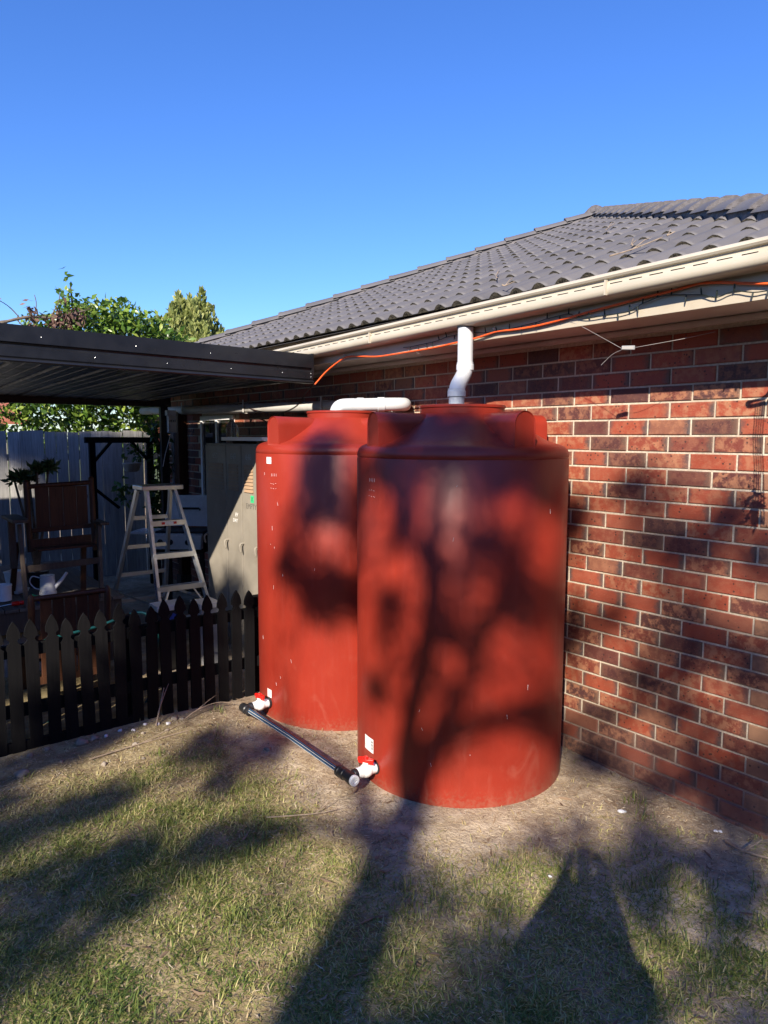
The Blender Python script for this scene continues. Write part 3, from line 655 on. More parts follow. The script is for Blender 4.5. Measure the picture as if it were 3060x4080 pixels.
# ================================================================== PATIO COVER
pt = thing('patio_cover', (0.4, 6.4, 0), 'black steel patio cover with ribbed roof sheets fixed to the house eave', 'patio cover')
PX0, PX1, PY0, PY1 = -3.9, 2.86, 4.58, 8.25
fz = lambda x: 2.455 + (PX1-x)*.0145
b = MB(); prof = [(0, 0), (0, -.098), (.012, -.104), (.016, -.112), (.016, -.122), (.004, -.128), (.004, -.180), (.010, -.188), (-.004, -.194), (-.010, -.205), (-.004, -.212), (.06, -.212), (.06, 0)]
n_ = len(prof)
for x in (PX0, PX1): b.v += [(x, PY0+u, fz(x)+v) for u, v in prof]
b.f = [(j, (j+1)%n_, n_+(j+1)%n_, n_+j) for j in range(n_)] + [tuple(range(n_)), tuple(n_+j for j in range(n_))]; b.m = [0]*len(b.f)
fb = b.build('fascia_beam', M['black_steel'], pt)
sc_me = MB().lathe([(.002, 0), (.003, .001), (.0015, .002), (.0003, .0025)], (0,0,0), 8, axis=(0,-1,0)).mesh('screw', M['alu'])
for x, z in ((1.3,-.15),(1.75,-.15),(2.2,-.15),(2.6,-.15),(2.84,-.14),(2.84,-.165),(1.0,-.06),(1.55,-.06),(2.05,-.06)):
    hchild('screw', sc_me, fb, (x, PY0+.004 if z < -.1 else PY0, fz(x)+z))
b = MB(); b.box(PX1-.012, PX1+.004, PY0+.001, PY0+.40, 2.30, 2.462); b.build('end_flashing', M['black_steel'], pt)
# roof sheets: pans with ribs running away from the yard
sh = 0
x = PX0
while x < PX1-.05:
    w_ = min(.30, PX1-.01-x); b = MB(); sec = [(0,0),(.012,.028),(.034,.028),(.046,0),(w_*.35,0),(w_*.36,.005),(w_*.40,.005),(w_*.41,0),(w_*.68,0),(w_*.69,.005),(w_*.73,.005),(w_*.74,0),(w_,0)]
    k = len(sec); zf = lambda xx: fz(xx)-.155
    for y, dz in ((PY0+.061, 0), (PY1, -.06)): b.v += [(x+u, y, zf(x)+v+dz) for u, v in sec] + [(x+u, y, zf(x)+v+dz+.0025) for u, v in sec]
    b.f = [(j, j+1, 2*k+j+1, 2*k+j) for j in range(k-1)] + [(k+j, k+j+1, 3*k+j+1, 3*k+j) for j in range(k-1)]; b.m = [0]*len(b.f)
    b.build('roof_sheet', M['black_metal_in'], pt); x += .30
MB().box(PX0, PX1+.3, PY1-.05, PY1+.02, 2.19, 2.45).build('rear_beam', M['black_steel'], pt, bevel=.004)
MB().box(PX0-.02, PX0+.06, PY0+.06, PY1-.05, 2.30, 2.52).build('side_beam', M['black_steel'], pt, bevel=.004)
MB().box(PX1-.06, PX1+.0, PY0+.4, PY1-.05, 2.27, 2.405).build('wall_beam', M['black_steel'], pt, bevel=.004)
for (x, y) in ((3.08, PY1-.015), (-3.82, PY1-.015), (-3.82, PY0+.03)):
    MB().box(x-.045, x+.045, y-.03, y+.03, -.05, 2.32 if y > 6 else 2.31).build('post', M['black_steel'], pt, bevel=.003)

# ================================================================== PICKET FENCE
pf = thing('picket_fence', (.9, 4.5, 0), 'low black painted timber picket fence with gothic pointed tops', 'fence')
def picket(w=.072, h=.80):
    hw = w/2; P = [(-hw, 0), (-hw, h-.150), (-hw-.004, h-.143), (-hw+.010, h-.132), (-hw+.016, h-.120), (-hw+.012, h-.108), (-hw-.001, h-.100), (-hw+.001, h-.072), (-hw+.009, h-.045), (-hw+.021, h-.020), (0, h)]
    P = P + [(-u, v) for u, v in P[-2::-1]]
    b = MB(); b.prism(P, (0, 0, 0), (1,0,0), (0,0,1), (0,1,0), .018); return b.mesh('picket', M['black_paint'])
pks = [picket(.072+random.uniform(-.002,.002), h) for h in (.80, .812, .825, .79)]
x = -1.25
i = 0
while x < 2.36:
    o = hchild('picket', pks[i % 4], pf, (x, 4.5+random.uniform(-.004,.004), -.03+random.uniform(-.012,.012))); o.rotation_euler = (random.uniform(-.012,.012), random.uniform(-.016,.016), random.uniform(-.03,.03)); x += .1003; i += 1
for z in (.20, .56):
    MB().box(-1.35, 2.40, 4.520, 4.556, z, z+.075).build('rail', M['black_paint'], pf, bevel=.003)
for x in (-1.2, .38, 1.42, 2.37):
    MB().box(x-.045, x+.045, 4.556, 4.64, -.1, .70).build('post', M['black_paint'], pf, bevel=.004)
kb = MB(); kb.box(-1.35, 1.45, 4.505, 4.53, -.05, .055); kb.build('kick_board', M['black_paint'], pf)

# ================================================================== PALING FENCE at the back
bf = thing('paling_fence', (1.2, 9.62, 0), 'weathered grey timber paling fence behind the patio', 'fence')
pal = [MB().box(-w/2, w/2, -.008, .008, 0, h).mesh('paling', M['paling']) for w, h in ((.131, 1.93), (.129, 1.925), (.1325, 1.936), (.127, 1.92))]
x = -3.2; i = 0
while x < 3.5:
    o = hchild('paling', pal[random.randrange(4)], bf, (x, 9.62 + random.uniform(-.003,.004), -.02 + random.uniform(-.008,.012))); o.rotation_euler = (0, random.uniform(-.006,.006), random.uniform(-.03,.03)); x += .137; i += 1
for z in (.35, 1.55): MB().box(-3.3, 3.56, 9.645, 9.685, z, z+.08).build('rail', M['paling'], bf)
MB().box(-3.3, 3.56, 9.61, 9.612, 0, .02).build('base_rail', M['paling'], bf)

# ================================================================== RAISED DECK and what stands on it
DZ = .55
dk = thing('raised_deck', (.2, 6.9, 0), 'low raised deck of grey-brown boards behind the picket fence', 'deck')
x = -2.0; bd_me = MB().box(-.046, .046, 0, 2.1, -.024, 0).mesh('board', M['deck'])
while x < 1.80:
    hchild('board', bd_me, dk, (x+.046, 5.86+random.uniform(-.004,.004), DZ+random.uniform(-.001,.001))); x += .098
b = MB(); b.box(-2.02, 1.80, 5.88, 5.92, DZ-.19, DZ-.026); b.box(1.765, 1.80, 5.921, 7.95, DZ-.19, DZ-.026); b.box(-2.02, 1.764, 7.91, 7.95, DZ-.19, DZ-.026); b.build('bearer', M['chair_wood'], dk)
for x in (-1.9, -.7, .5, 1.72):
    for y in (5.97, 7.85): MB().box(x-.045, x+.045, y-.045, y+.045, -.1, DZ-.03).build('stump', M['chair_wood'], dk)
b = MB(); b.box(-.4, 1.62, 5.99, 6.02, -.02, .33); b.build('brick_base', M['conc'], dk)

def chair():
    t = thing('wooden_chair', (1.4, 6.05, DZ), 'brown timber folding armchair with boarded back standing on the deck', 'chair')
    y = 6.18; x0, x1 = 1.19, 1.685
    zt = 1.455
    for xx, e in ((x0, 0), (x1, .015)):
        b = MB(); b.tube([(xx, y-.02, .93), (xx, y, 1.1), (xx, y+.02, zt), (xx, y+.02, zt+.035+e), (xx, y+.02, zt+.05+e)], [.022, .023, .024, .022, .008], 10); b.build('back_post', M['brown_wood'], t, smooth=True)
    b = MB(); b.tube([(x0, y+.02, zt-.005), (x1, y+.02, zt+.012)], .019, 10); b.build('top_rail', M['brown_wood'], t, smooth=True)
    ws = [.0, .105, .21, .315, .40]; xs = x0+.055
    for i in range(4):
        MB().box(xs+ws[i]+.002, xs+ws[i+1]-.002, y-.002, y+.014, 1.115, zt-.012).build('back_board', M['brown_wood'], t, bevel=.002)
    MB().bar((x0+.02, y, 1.10), (x1-.02, y, 1.108), .035, .03, (0,0,1)).build('lower_rail', M['brown_wood'], t, bevel=.003)
    MB().bar((x0, y-.03, .985), (x1-.03, y-.03, .995), .09, .02, (0,0,1)).build('lower_rail', M['brown_wood'], t, bevel=.003)
    for i in range(4): MB().box(x0+.02, x1-.02, 5.99+i*.05, 6.032+i*.05, .955, .972).build('seat_slat', M['brown_wood'], t, bevel=.002)
    for i, (xx, xb, yt, zz) in enumerate(((x0-.105, x0-.10, 5.98, 1.18), (x1-.01, x1-.045, 6.0, 1.12))):
        MB().bar((xx, yt, zz), (xb, 5.875, DZ), .028, .045, (1,0,0)).build('front_leg', M['chair_wood'], t, bevel=.004)
    MB().bar((x0-.10, 5.93, .835), (x1-.03, 5.935, .85), .05, .024, (0,0,1)).build('stretcher', M['chair_wood'], t, bevel=.003)
    for xx, yy in ((x0-.10, 6.45), (x1-.11, 6.16)): MB().bar((xx+.02, yy-.2 if xx < 1.3 else yy, 1.0), (xx, yy, DZ), .042, .03, (1,0,0)).build('rear_leg', M['brown_wood'], t, bevel=.003)
    b = MB(); b.prism([(0,0),(.10,0),(.12,.03),(.12,.42),(.09,.46),(.0,.46)], (x0-.17, 5.86, 1.20), (1,0,0), (0,1,0), (0,0,1), .026); b.build('armrest', M['chair_wood'], t, bevel=.005)
    b = MB(); b.prism([(0,0),(.07,0),(.07,.30),(.0,.30)], (x1-.01, 5.95, 1.13), (1,0,0), (0,1,0), (0,0,1), .022); b.build('armrest', M['chair_wood'], t, bevel=.004)
    for xx in (x0-.12, ): MB().bar((xx, 6.2, 1.2), (xx+.01, 6.25, .80), .05, .03, (1,0,0)).build('arm_post', M['chair_wood'], t, bevel=.003)
    MB().bar((x1+.025, 6.10, 1.13), (x1+.01, 6.2, .90), .04, .03, (1,0,0)).build('arm_post', M['chair_wood'], t, bevel=.003)
chair()
def low_chair():
    t = thing('slatted_chair', (1.24, 5.15, 0), 'low dark slatted timber chair back between picket fence and deck', 'chair')
    y = 5.14; x0, x1 = .98, 1.475
    for xx in (x0, x1):
        b = MB(); b.tube([(xx, y+.1, -.03), (xx, y, .70), (xx, y-.004, .775), (xx, y-.006, .80)], [.022, .023, .022, .008], 10); b.build('back_post', M['brown_wood'], t, smooth=True)
    b = MB(); b.tube([(x0, y-.002, .765), (x1, y-.002, .765)], .019, 10); b.build('top_rail', M['brown_wood'], t, smooth=True)
    for i in range(5):
        a = x0+.055+i*.078; MB().bar((a+.036, y+.002, .755), (a+.036, y+.055, .20), .070, .014, (1,0,0)).build('back_slat', M['brown_wood'], t, bevel=.002)
    for z in (.18, .48): MB().bar((x0, y+.062-z*.05, z), (x1, y+.062-z*.05, z), .05, .02, (0,0,1)).build('lower_rail', M['brown_wood'], t)
    for i in range(5): MB().box(x0+.01, x1-.01, y+.10+i*.085, y+.175+i*.085, .30, .32).build('seat_slat', M['brown_wood'], t)
    for xx in (x0+.02, x1-.02): MB().box(xx-.02, xx+.02, y+.47, y+.51, -.03, .30).build('front_leg', M['brown_wood'], t)
low_chair()
# watering can, pots and bits on the deck
wc = thing('watering_can', (1.33, 6.28, DZ), 'cream metal watering can with long spout on the deck', 'watering can')
b = MB(); b.lathe([(.062, 0), (.066, .004), (.066, .024), (.062, .028), (.056, .15), (.056, .16), (.05, .16)], (1.33, 6.28, DZ), 28); b.build('body', M['bbq_white'], wc, smooth=True)
b = MB(); b.tube([(1.375, 6.26, DZ+.05), (1.43, 6.24, DZ+.115), (1.47, 6.225, DZ+.175)], [.018, .014, .011], 12); b.build('spout', M['bbq_white'], wc, smooth=True)
b = MB(); b.tube(smooth_path([(1.275, 6.30, DZ+.14), (1.225, 6.32, DZ+.155), (1.205, 6.325, DZ+.11), (1.235, 6.315, DZ+.06), (1.27, 6.30, DZ+.045)], 5), .005, 8); b.build('handle', M['bbq_white'], wc, smooth=True)
def pot(name, x, y, r0, r1, h, label, mat, n=4, saucer=True, grp=None):
    t = thing(name, (x, y, DZ), label, 'pot', grp)
    b = MB(); b.lathe([(r0, .012), (r0, .016), (r1, h), (r1*1.06, h), (r1*1.06, h+.012), (r1*.95, h+.012), (r0*.9, .03), (.001, .03)], (x, y, DZ), n, closed=True); b.build('body', M[mat], t, bevel=.003 if n == 4 else 0, smooth=n > 8)
    if saucer:
        b = MB(); b.lathe([(r0*1.1, 0), (r0*1.5, .004), (r0*1.75, .03), (r0*1.65, .03), (r0*1.35, .010), (.001, .010)], (x, y, DZ), n, closed=True); b.build('saucer', M[mat], t, smooth=n > 8)
pot('plant_pot', 1.13, 6.50, .062, .085, .175, 'tall white square flower pot on a white saucer on the deck', 'white_pl')
pot('plant_pot', .985, 6.20, .062, .064, .125, 'round cream cylinder pot standing at the deck edge', 'bbq_white', 24, False)
ts = thing('screwdriver', (1.0, 5.98, DZ), 'screwdriver with clear red handle lying on the deck edge', 'screwdriver')
b = MB(); b.lathe([(.010, 0), (.017, .006), (.017, .05), (.013, .058), (.017, .066), (.015, .088), (.008, .092)], (1.005, 5.985, DZ+.019), 12, axis=(1,.05,0)); b.build('handle', M['red_pl'], ts, smooth=True)
MB().tube([(1.007, 5.985, DZ+.019), (.87, 5.978, DZ+.010)], .004, 8).build('shaft', M['steel'], ts)
MB().lathe([(.0165, .0), (.0175, .002), (.0175, .014), (.01, .016)], (1.094, 5.99, DZ+.019), 12, axis=(1,.05,0)).build('end_cap', M['white_pl'], ts)
rt = thing('tape_roll', (1.20, 5.985, DZ), 'small roll with blue rim standing on edge on the deck', 'tape roll')
b = MB(); b.lathe([(.020, 0), (.030, 0), (.030, .03), (.020, .03), (.020, 0)], (1.20, 5.985, DZ+.030), 24, axis=(.3,-1,.0), closed=True); b.build('roll', M['ink'], rt, smooth=True)
b = MB(); b.lathe([(.026, .03), (.0305, .029), (.0305, .033), (.026, .033), (.026, .03)], (1.20, 5.985, DZ+.030), 24, axis=(.3,-1,.0), closed=True); b.build('rim', M['blue'], rt, smooth=True)
gt = thing('paint_brush', (1.26, 6.10, DZ), 'small brush with green handle lying on the deck', 'brush')
MB().tube([(1.20, 6.22, DZ+.02), (1.25, 6.11, DZ+.012)], [.008, .010], 8).build('handle', M['green_note'], gt); MB().bar((1.25, 6.11, DZ+.012), (1.285, 6.035, DZ+.01), .035, .014, (1,0,0)).build('bristles', M['ink'], gt)

# ================================================================== STEP LADDER
ld = thing('step_ladder', (2.35, 6.45, 0), 'aluminium step ladder standing open behind the picket fence', 'ladder')
FT = [Vector((2.12, 6.16, 1.395)), Vector((2.385, 6.16, 1.395))]; FB = [Vector((2.235-.07, 5.86, 0)), Vector((2.665, 5.86, 0))]
FB[0].x = 2.13
RT = [Vector((2.10, 6.30, 1.385)), Vector((2.40, 6.30, 1.385))]; RB = [Vector((2.00, 7.0, 0)), Vector((2.56, 7.0, 0))]
for a_, b_ in zip(FT, FB):
    d = (b_-a_).normalized(); q = MB(); q.bar(a_, b_, .006, .062, (1,0,0)); s_ = 1 if a_ is FT[0] else -1; f_ = d.cross(Vector((1,0,0))).normalized()
    for k in (-1, 1): q.bar(a_+f_*(k*.028)+Vector((s_*.012,0,0)), b_+f_*(k*.028)+Vector((s_*.012,0,0)), .022, .005, (1,0,0))
    q.build('front_stile', M['alu'], ld)
    MB().bar(b_+Vector((0,0,.03)), b_+Vector((0,0,-.03)), .034, .07, (1,0,0)).build('foot', M['plastic_black'], ld)
for a_, b_ in zip(RT, RB): MB().bar(a_, b_, .026, .052, (1,0,0)).build('rear_stile', M['alu'], ld); 
for k, z in enumerate((1.115, .835, .555, .275)):
    f_ = (1.395-z)/1.395; a_ = FT[0].lerp(FB[0], f_); b_ = FT[1].lerp(FB[1], f_); q = MB(); q.bar(a_+Vector((.002,.0,0)), b_-Vector((.002,0,0)), .075, .005, (0,1,0)); q.bar(a_+Vector((0,-.035,-.02)), b_+Vector((0,-.035,-.02)), .045, .004, (0,0,1)); st_ = q.build('tread', M['alu'], ld)
    if k == 0: 
        c_ = a_.lerp(b_, .5)+Vector((0,-.0385,-.02)); MB().box(c_.x-.055, c_.x+.075, c_.y-.001, c_.y+.001, c_.z-.014, c_.z+.014).build('warning_label', M['label'], st_)
        for dx in (-.045, .06): MB().box(c_.x+dx-.014, c_.x+dx+.014, c_.y-.002, c_.y-.0012, c_.z-.010, c_.z+.010).build('warning_mark', M['red_pl'], st_)
    f2 = (1.385-z)/1.385; MB().bar(RT[0].lerp(RB[0], f2), RT[1].lerp(RB[1], f2), .035, .02, (0,0,1)).build('rear_brace', M['alu'], ld)
MB().box(2.07, 2.44, 6.09, 6.34, 1.385, 1.425).build('top_cap', M['alu'], ld, bevel=.006)
for s_ in (0, 1):
    f_ = (1.395-.50)/1.395; f2 = (1.395-.27)/1.395; p_ = FT[s_].lerp(FB[s_], f2); q_ = FT[0].lerp(FB[0], (1.395-.545)/1.395).lerp(FT[1].lerp(FB[1], (1.395-.545)/1.395), .28 if s_ == 0 else .72)
    MB().bar(q_, p_, .018, .012, (0,1,0)).build('tread_brace', M['alu'], ld)
    a_ = FT[s_].lerp(FB[s_], .72); c_ = RT[s_].lerp(RB[s_], .72); MB().bar(a_, c_, .022, .006, (0,0,1)).build('spreader', M['alu'], ld)
bpy.context.view_layer.update()
cu = bpy.data.curves.new('stile_lettering', 'FONT'); cu.body = 'LADDERWORLD'; cu.size = .045; cu.extrude = .0004
def text_obj(name, body, size, M4, mat, parent, ext=.0006, align='CENTER'):
    cu = bpy.data.curves.new(name, 'FONT'); cu.body = body; cu.size = size; cu.extrude = ext; cu.align_x = align; cu.align_y = 'CENTER'
    tmp = bpy.data.objects.new(name, cu); C.objects.link(tmp); bpy.context.view_layer.update()
    me = bpy.data.meshes.new_from_object(tmp.evaluated_get(bpy.context.evaluated_depsgraph_get())); bpy.data.objects.remove(tmp)
    me.transform(Matrix.Translation(-wl(parent)) @ M4); me.materials.clear(); me.materials.append(mat)
    o = bpy.data.objects.new(name, me); C.objects.link(o); o.parent = parent; return o
a_, b_ = FT[0], FB[0]; d = (b_-a_).normalized(); f_ = d.cross(Vector((1,0,0))).normalized(); p_ = a_.lerp(b_, .62) + Vector((-.0040,0,0))
# lettering reads down the outside of the left stile
text_obj('lettering', 'LADDERWORLD', .040, Matrix.Translation(p_) @ Matrix((d, f_ if f_.y > 0 else -f_, Vector((-1,0,0)))).transposed().to_4x4(), M['blue'], ld)

# ================================================================== LOCKER
lk = thing('steel_locker', (2.95, 5.55, 0), 'tall grey steel locker bank against the wall behind the far tank', 'locker')
KX = 2.69; edges = [6.18, 5.748, 5.455, 5.185, 4.92]
MB().box(KX+.012, KX+.46, edges[-1], edges[0], .0, 1.79).build('carcass', M['locker'], lk, bevel=.004)
for i in range(4):
    a, b2 = edges[i+1]+.006, edges[i]-.006
    d = MB().box(KX, KX+.0115, a, b2, .06, 1.775).build('door', M['locker'], lk, bevel=.003)
    for k in range(8):
        z = 1.618-.029*k
        q = MB(); q.add([(KX-.001, a+.05, z), (KX-.001, b2-.05, z), (KX-.010, b2-.05, z-.024), (KX-.010, a+.05, z-.024), (KX-.001, a+.05, z-.026), (KX-.001, b2-.05, z-.026)], [(0,1,2,3), (3,2,5,4), (0,3,4), (1,5,2)]); q.build('louvre', M['locker_tan'], d)
    q = MB(); yy = b2-.018; q.tube(smooth_path([(KX, yy, .955), (KX-.03, yy, .95), (KX-.038, yy-.004, .925), (KX-.030, yy-.008, .875)], 4), [.010]*8+[.009]*4+[.004], 8); q.build('handle', M['locker'], d, smooth=True)
    MT4 = lambda y, z: Matrix.Translation((KX-.0012, y, z)) @ Matrix(((0,0,-1),(-1,0,0),(0,1,0))).to_4x4()
    yc = (a+b2)/2
    text_obj('door_number', ('650', '649', '648', '647')[i], .070, MT4(yc, 1.680), M['grey_ink'], d)
    if i == 2:
        q = MB(); q.box(KX-.003, KX-.0012, yc-.085, yc-.030, 1.310, 1.368); nt_ = q.build('green_note', M['green_note'], d)
        for s_ in (-1, 1): MB().bar((KX-.004, yc-.0575-.018*s_, 1.318), (KX-.004, yc-.0575+.018*s_, 1.360), .003, .001, (0,1,0)).build('cross_stroke', M['ink'], nt_)
        text_obj('handwriting', 'EMPTY', .062, MT4(yc-.035, 1.275), M['pencil'], d)
        q = MB()
        for (y0, y1, z0, z1) in ((-.085,-.03,1.382,1.384),(-.085,-.03,1.408,1.410),(-.087,-.085,1.382,1.410),(-.03,-.028,1.382,1.410)): q.box(KX-.0014, KX-.0004, yc+y0, yc+y1, z0, z1)
        q.build('card_holder', M['locker_tan'], d)
    if i == 1:
        text_obj('lettering', 'EV', .045, MT4(yc-.045, 1.185), M['white_ink'], d); text_obj('lettering', 'DAY', .045, MT4(yc-.02, 1.135), M['white_ink'], d)
tr = thing('metal_tray', (2.9, 5.6, 1.792), 'shallow white metal tray lying on top of the locker', 'tray')
q = MB(); q.box(2.68, 3.10, 5.05, 5.80, 1.815, 1.822); q.box(2.675, 2.685, 5.05, 5.80, 1.815, 1.845); q.box(3.095, 3.105, 5.05, 5.80, 1.815, 1.845); q.box(2.685, 3.095, 5.05, 5.06, 1.8225, 1.845); q.box(2.685, 3.095, 5.79, 5.80, 1.8225, 1.845); q.build('tray_body', M['white_pl'], tr)
for y in (5.2, 5.7): MB().box(2.72, 3.05, y-.03, y+.03, 1.789, 1.815).build('batten', M['chair_wood'], tr)
bo = thing('plastic_bottle', (2.85, 5.95, 1.79), 'empty clear plastic bottle on the far end of the locker top', 'bottle')
n = N('clear_plastic'); mcl = n.set((.8,.85,.88), .12, 0, .5, Transmission_Weight=.9, IOR=1.2)
q = MB(); q.lathe([(.001,.0),(.05,.0),(.055,.01),(.055,.13),(.05,.16),(.022,.19),(.020,.21),(.001,.21)], (2.85, 5.95, 1.79), 20, closed=True); q.build('body', mcl, bo, smooth=True)
MB().lathe([(.021, 0), (.021, .018)], (2.85, 5.95, 1.995), 16).build('cap', M['white_pl'], bo)

# ================================================================== BARBECUE
bq = thing('barbecue', (3.0, 7.55, 0), 'white hooded barbecue with open lid and three black knobs in the shade', 'barbecue')
Rz = Matrix.Translation((2.98, 7.45, 0)) @ Matrix.Rotation(R(-42), 4, 'Z')
def bpart(mb, name, mat, parent=bq, **k): mb.xf(Rz); return mb.build(name, mat, parent, **k)
bpart(MB().box(-.26, .26, -.18, .20, .60, .84), 'firebox', M['bbq_dark'], bevel=.01)
q = MB(); q.prism([(0,0),(.0,.16),(-.07,.15),(-.09,.0)], (-.27, -.18, .66), (0,1,0), (0,0,1), (1,0,0), .54); cp = bpart(q, 'control_panel', M['bbq_white'], bevel=.004)
for x in (-.17, -.06, .13):
    bpart(MB().lathe([(.030,0),(.030,.012),(.022,.014),(.020,.04),(.014,.042)], (x, -.255, .735), 16, axis=(0,-1,.12)), 'knob', M['plastic_black'], cp)
q = MB(); q.prism([(0,0),(.02,.0),(.13,.14),(.19,.25),(.20,.33),(.17,.33),(.15,.26),(.10,.16)], (-.28, .12, .86), (0,1,0), (0,0,1), (1,0,0), .56); lid = bpart(q, 'lid', M['bbq_white'], bevel=.01)
q = MB(); q.tube([(-.1, .23, 1.03), (-.1, .20, 1.05), (.1, .20, 1.05), (.1, .23, 1.03)], .012, 8); bpart(q, 'handle', M['plastic_black'], lid)
for x, sx in ((-.42, 1), (.42, -1)): bpart(MB().box(x-.13, x+.13, -.16, .18, .80, .825), 'side_shelf', M['bbq_white'], bevel=.004)
for x in (-.24, .24):
    for y in (-.14, .16): bpart(MB().box(x-.02, x+.02, y-.02, y+.02, -.03, .60), 'leg', M['bbq_dark'])
bpart(MB().box(-.24, .24, -.14, .16, .18, .20), 'bottom_shelf', M['bbq_dark'])
# white tubs seen between the pickets
for (x, y, w_, d_, h_, mat, lab) in ((2.02, 5.45, .20, .16, .52, 'white_pl', 'dark storage tub with white lid and blue stripe behind the picket fence'), (2.33, 5.42, .16, .18, .50, 'box_grey', 'grey plastic container with white lid behind the picket fence')):
    t = thing('storage_tub', (x, y, 0), lab, 'tub')
    q = MB(); q.add([(x-w_/2*.85, y-d_/2*.85, -.03), (x+w_/2*.85, y-d_/2*.85, -.03), (x+w_/2*.85, y+d_/2*.85, -.03), (x-w_/2*.85, y+d_/2*.85, -.03), (x-w_/2, y-d_/2, h_), (x+w_/2, y-d_/2, h_), (x+w_/2, y+d_/2, h_), (x-w_/2, y+d_/2, h_)], [(0,3,2,1),(4,5,6,7),(0,1,5,4),(1,2,6,5),(2,3,7,6),(3,0,4,7)]); q.build('body', M['bbq_dark'] if mat == 'white_pl' else M[mat], t, bevel=.008)
    MB().box(x-w_/2-.012, x+w_/2+.012, y-d_/2-.012, y+d_/2+.012, h_-.03, h_+.015).build('lid', M['pvc_old'], t, bevel=.005)
    if mat == 'white_pl': MB().bar((x-.07, y-d_/2-.004, h_-.20), (x+.03, y-d_/2-.004, h_-.06), .03, .004, (1,0,0)).build('stripe', M['blue'], t)
hs = thing('garden_hose', (1.7, 5.0, .4), 'teal garden hose looped behind the picket fence', 'hose')
q = MB(); q.tube(smooth_path([(.62, 4.74, .50), (.8, 4.72, .54), (1.0, 4.75, .58), (1.3, 4.80, .60), (1.55, 4.78, .66), (1.64, 4.74, .62), (1.68, 4.72, .50), (1.66, 4.73, .35), (1.6, 4.8, .0), (1.3, 4.9, -.01), (.9, 4.85, .0)], 6), .009, 8); q.build('hose', M['teal'], hs, smooth=True)

# ---- trellis frame, hanging bowl, meter box, plants near the house corner
tf = thing('trellis_frame', (2.75, 8.85, 0), 'black timber trellis frame with corner braces in front of the paling fence', 'trellis')
y = 8.85
for x in (2.43, 3.12): MB().box(x-.035, x+.035, y-.03, y+.03, -.1, 1.82).build('post', M['black_paint'], tf, bevel=.003)
MB().box(2.35, 3.2, y-.031, y+.031, 1.77, 1.84).build('top_beam', M['black_paint'], tf, bevel=.003)
for (x0, x1, z0, z1) in ((2.45, 2.66, 1.55, 1.79), (3.10, 2.89, 1.55, 1.79), (2.45, 2.72, 1.22, .98)): MB().bar((x0, y, z0), (x1, y, z1), .05, .03, (0,1,0)).build('brace', M['black_paint'], tf)
q = MB()
for i in range(14): q.box(2.46+i*.046, 2.4615+i*.046, y+.010, y+.0112, .05, 1.77)
for i in range(36): q.box(2.46, 3.09, y+.0115, y+.0127, .08+i*.046, .0815+i*.046)
q.build('wire_mesh', M['wire'], tf)['kind'] = 'stuff'
hb = thing('hanging_bowl', (2.86, 8.75, 1.45), 'pale hanging planter bowl hooked on the trellis frame', 'planter')
q = MB(); q.lathe([(.06, 0), (.085, .02), (.105, .09), (.115, .10), (.115, .11), (.10, .11), (.08, .03), (.001, .03)], (2.86, 8.75, 1.42), 24, closed=True); q.build('bowl', M['pvc_old'], hb, smooth=True)
for a_ in (0, 120, 240): MB().tube([(2.86+.11*math.cos(R(a_)), 8.75+.11*math.sin(R(a_)), 1.52), (2.86, 8.80, 1.775)], .002, 5).build('hanger_wire', M['wire'], hb)
mb_ = thing('meter_box', (3.16, 8.28, 1.88), 'white electrical switch box with hanging cord on the patio post', 'electrical box')
MB().box(3.10, 3.20, 8.14, 8.205, 1.89, 2.09).build('box', M['white_pl'], mb_, bevel=.006)
MB().box(3.08, 3.19, 8.12, 8.2, 2.09, 2.15).build('hood', M['white_pl'], mb_, bevel=.006)
for i in range(4): MB().box(3.115+i*.02, 3.123+i*.02, 8.137, 8.1405, 2.015, 2.04).build('switch', M['ink'], mb_)
q = MB(); q.tube(smooth_path([(3.13, 8.15, 1.89), (3.10, 8.14, 1.80), (3.05, 8.13, 1.65), (3.02, 8.14, 1.5)], 5), .004, 6); q.build('cord', M['white_pl'], mb_)
dc = thing('corner_downpipe', (3.37, 8.66, 0), 'pale vertical downpipe on the brick wall near the patio post', 'downpipe')
MB().box(3.34, 3.411, 8.63, 8.70, 1.18, 1.98).build('pipe', M['pvc_old'], dc, bevel=.006)
for z in (1.3, 1.85): MB().box(3.335, 3.416, 8.625, 8.705, z, z+.025).build('strap', M['pvc_old'], dc)
pw = thing('timber_post', (3.33, 8.42, 0), 'brown timber post against the brick wall under the patio', 'post')
MB().box(3.30, 3.41, 8.36, 8.47, -.1, 2.18).build('shaft', M['brown_wood'], pw, bevel=.004); MB().box(3.28, 3.414, 8.34, 8.49, -.1, .15).build('post_shoe', M['chair_wood'], pw)

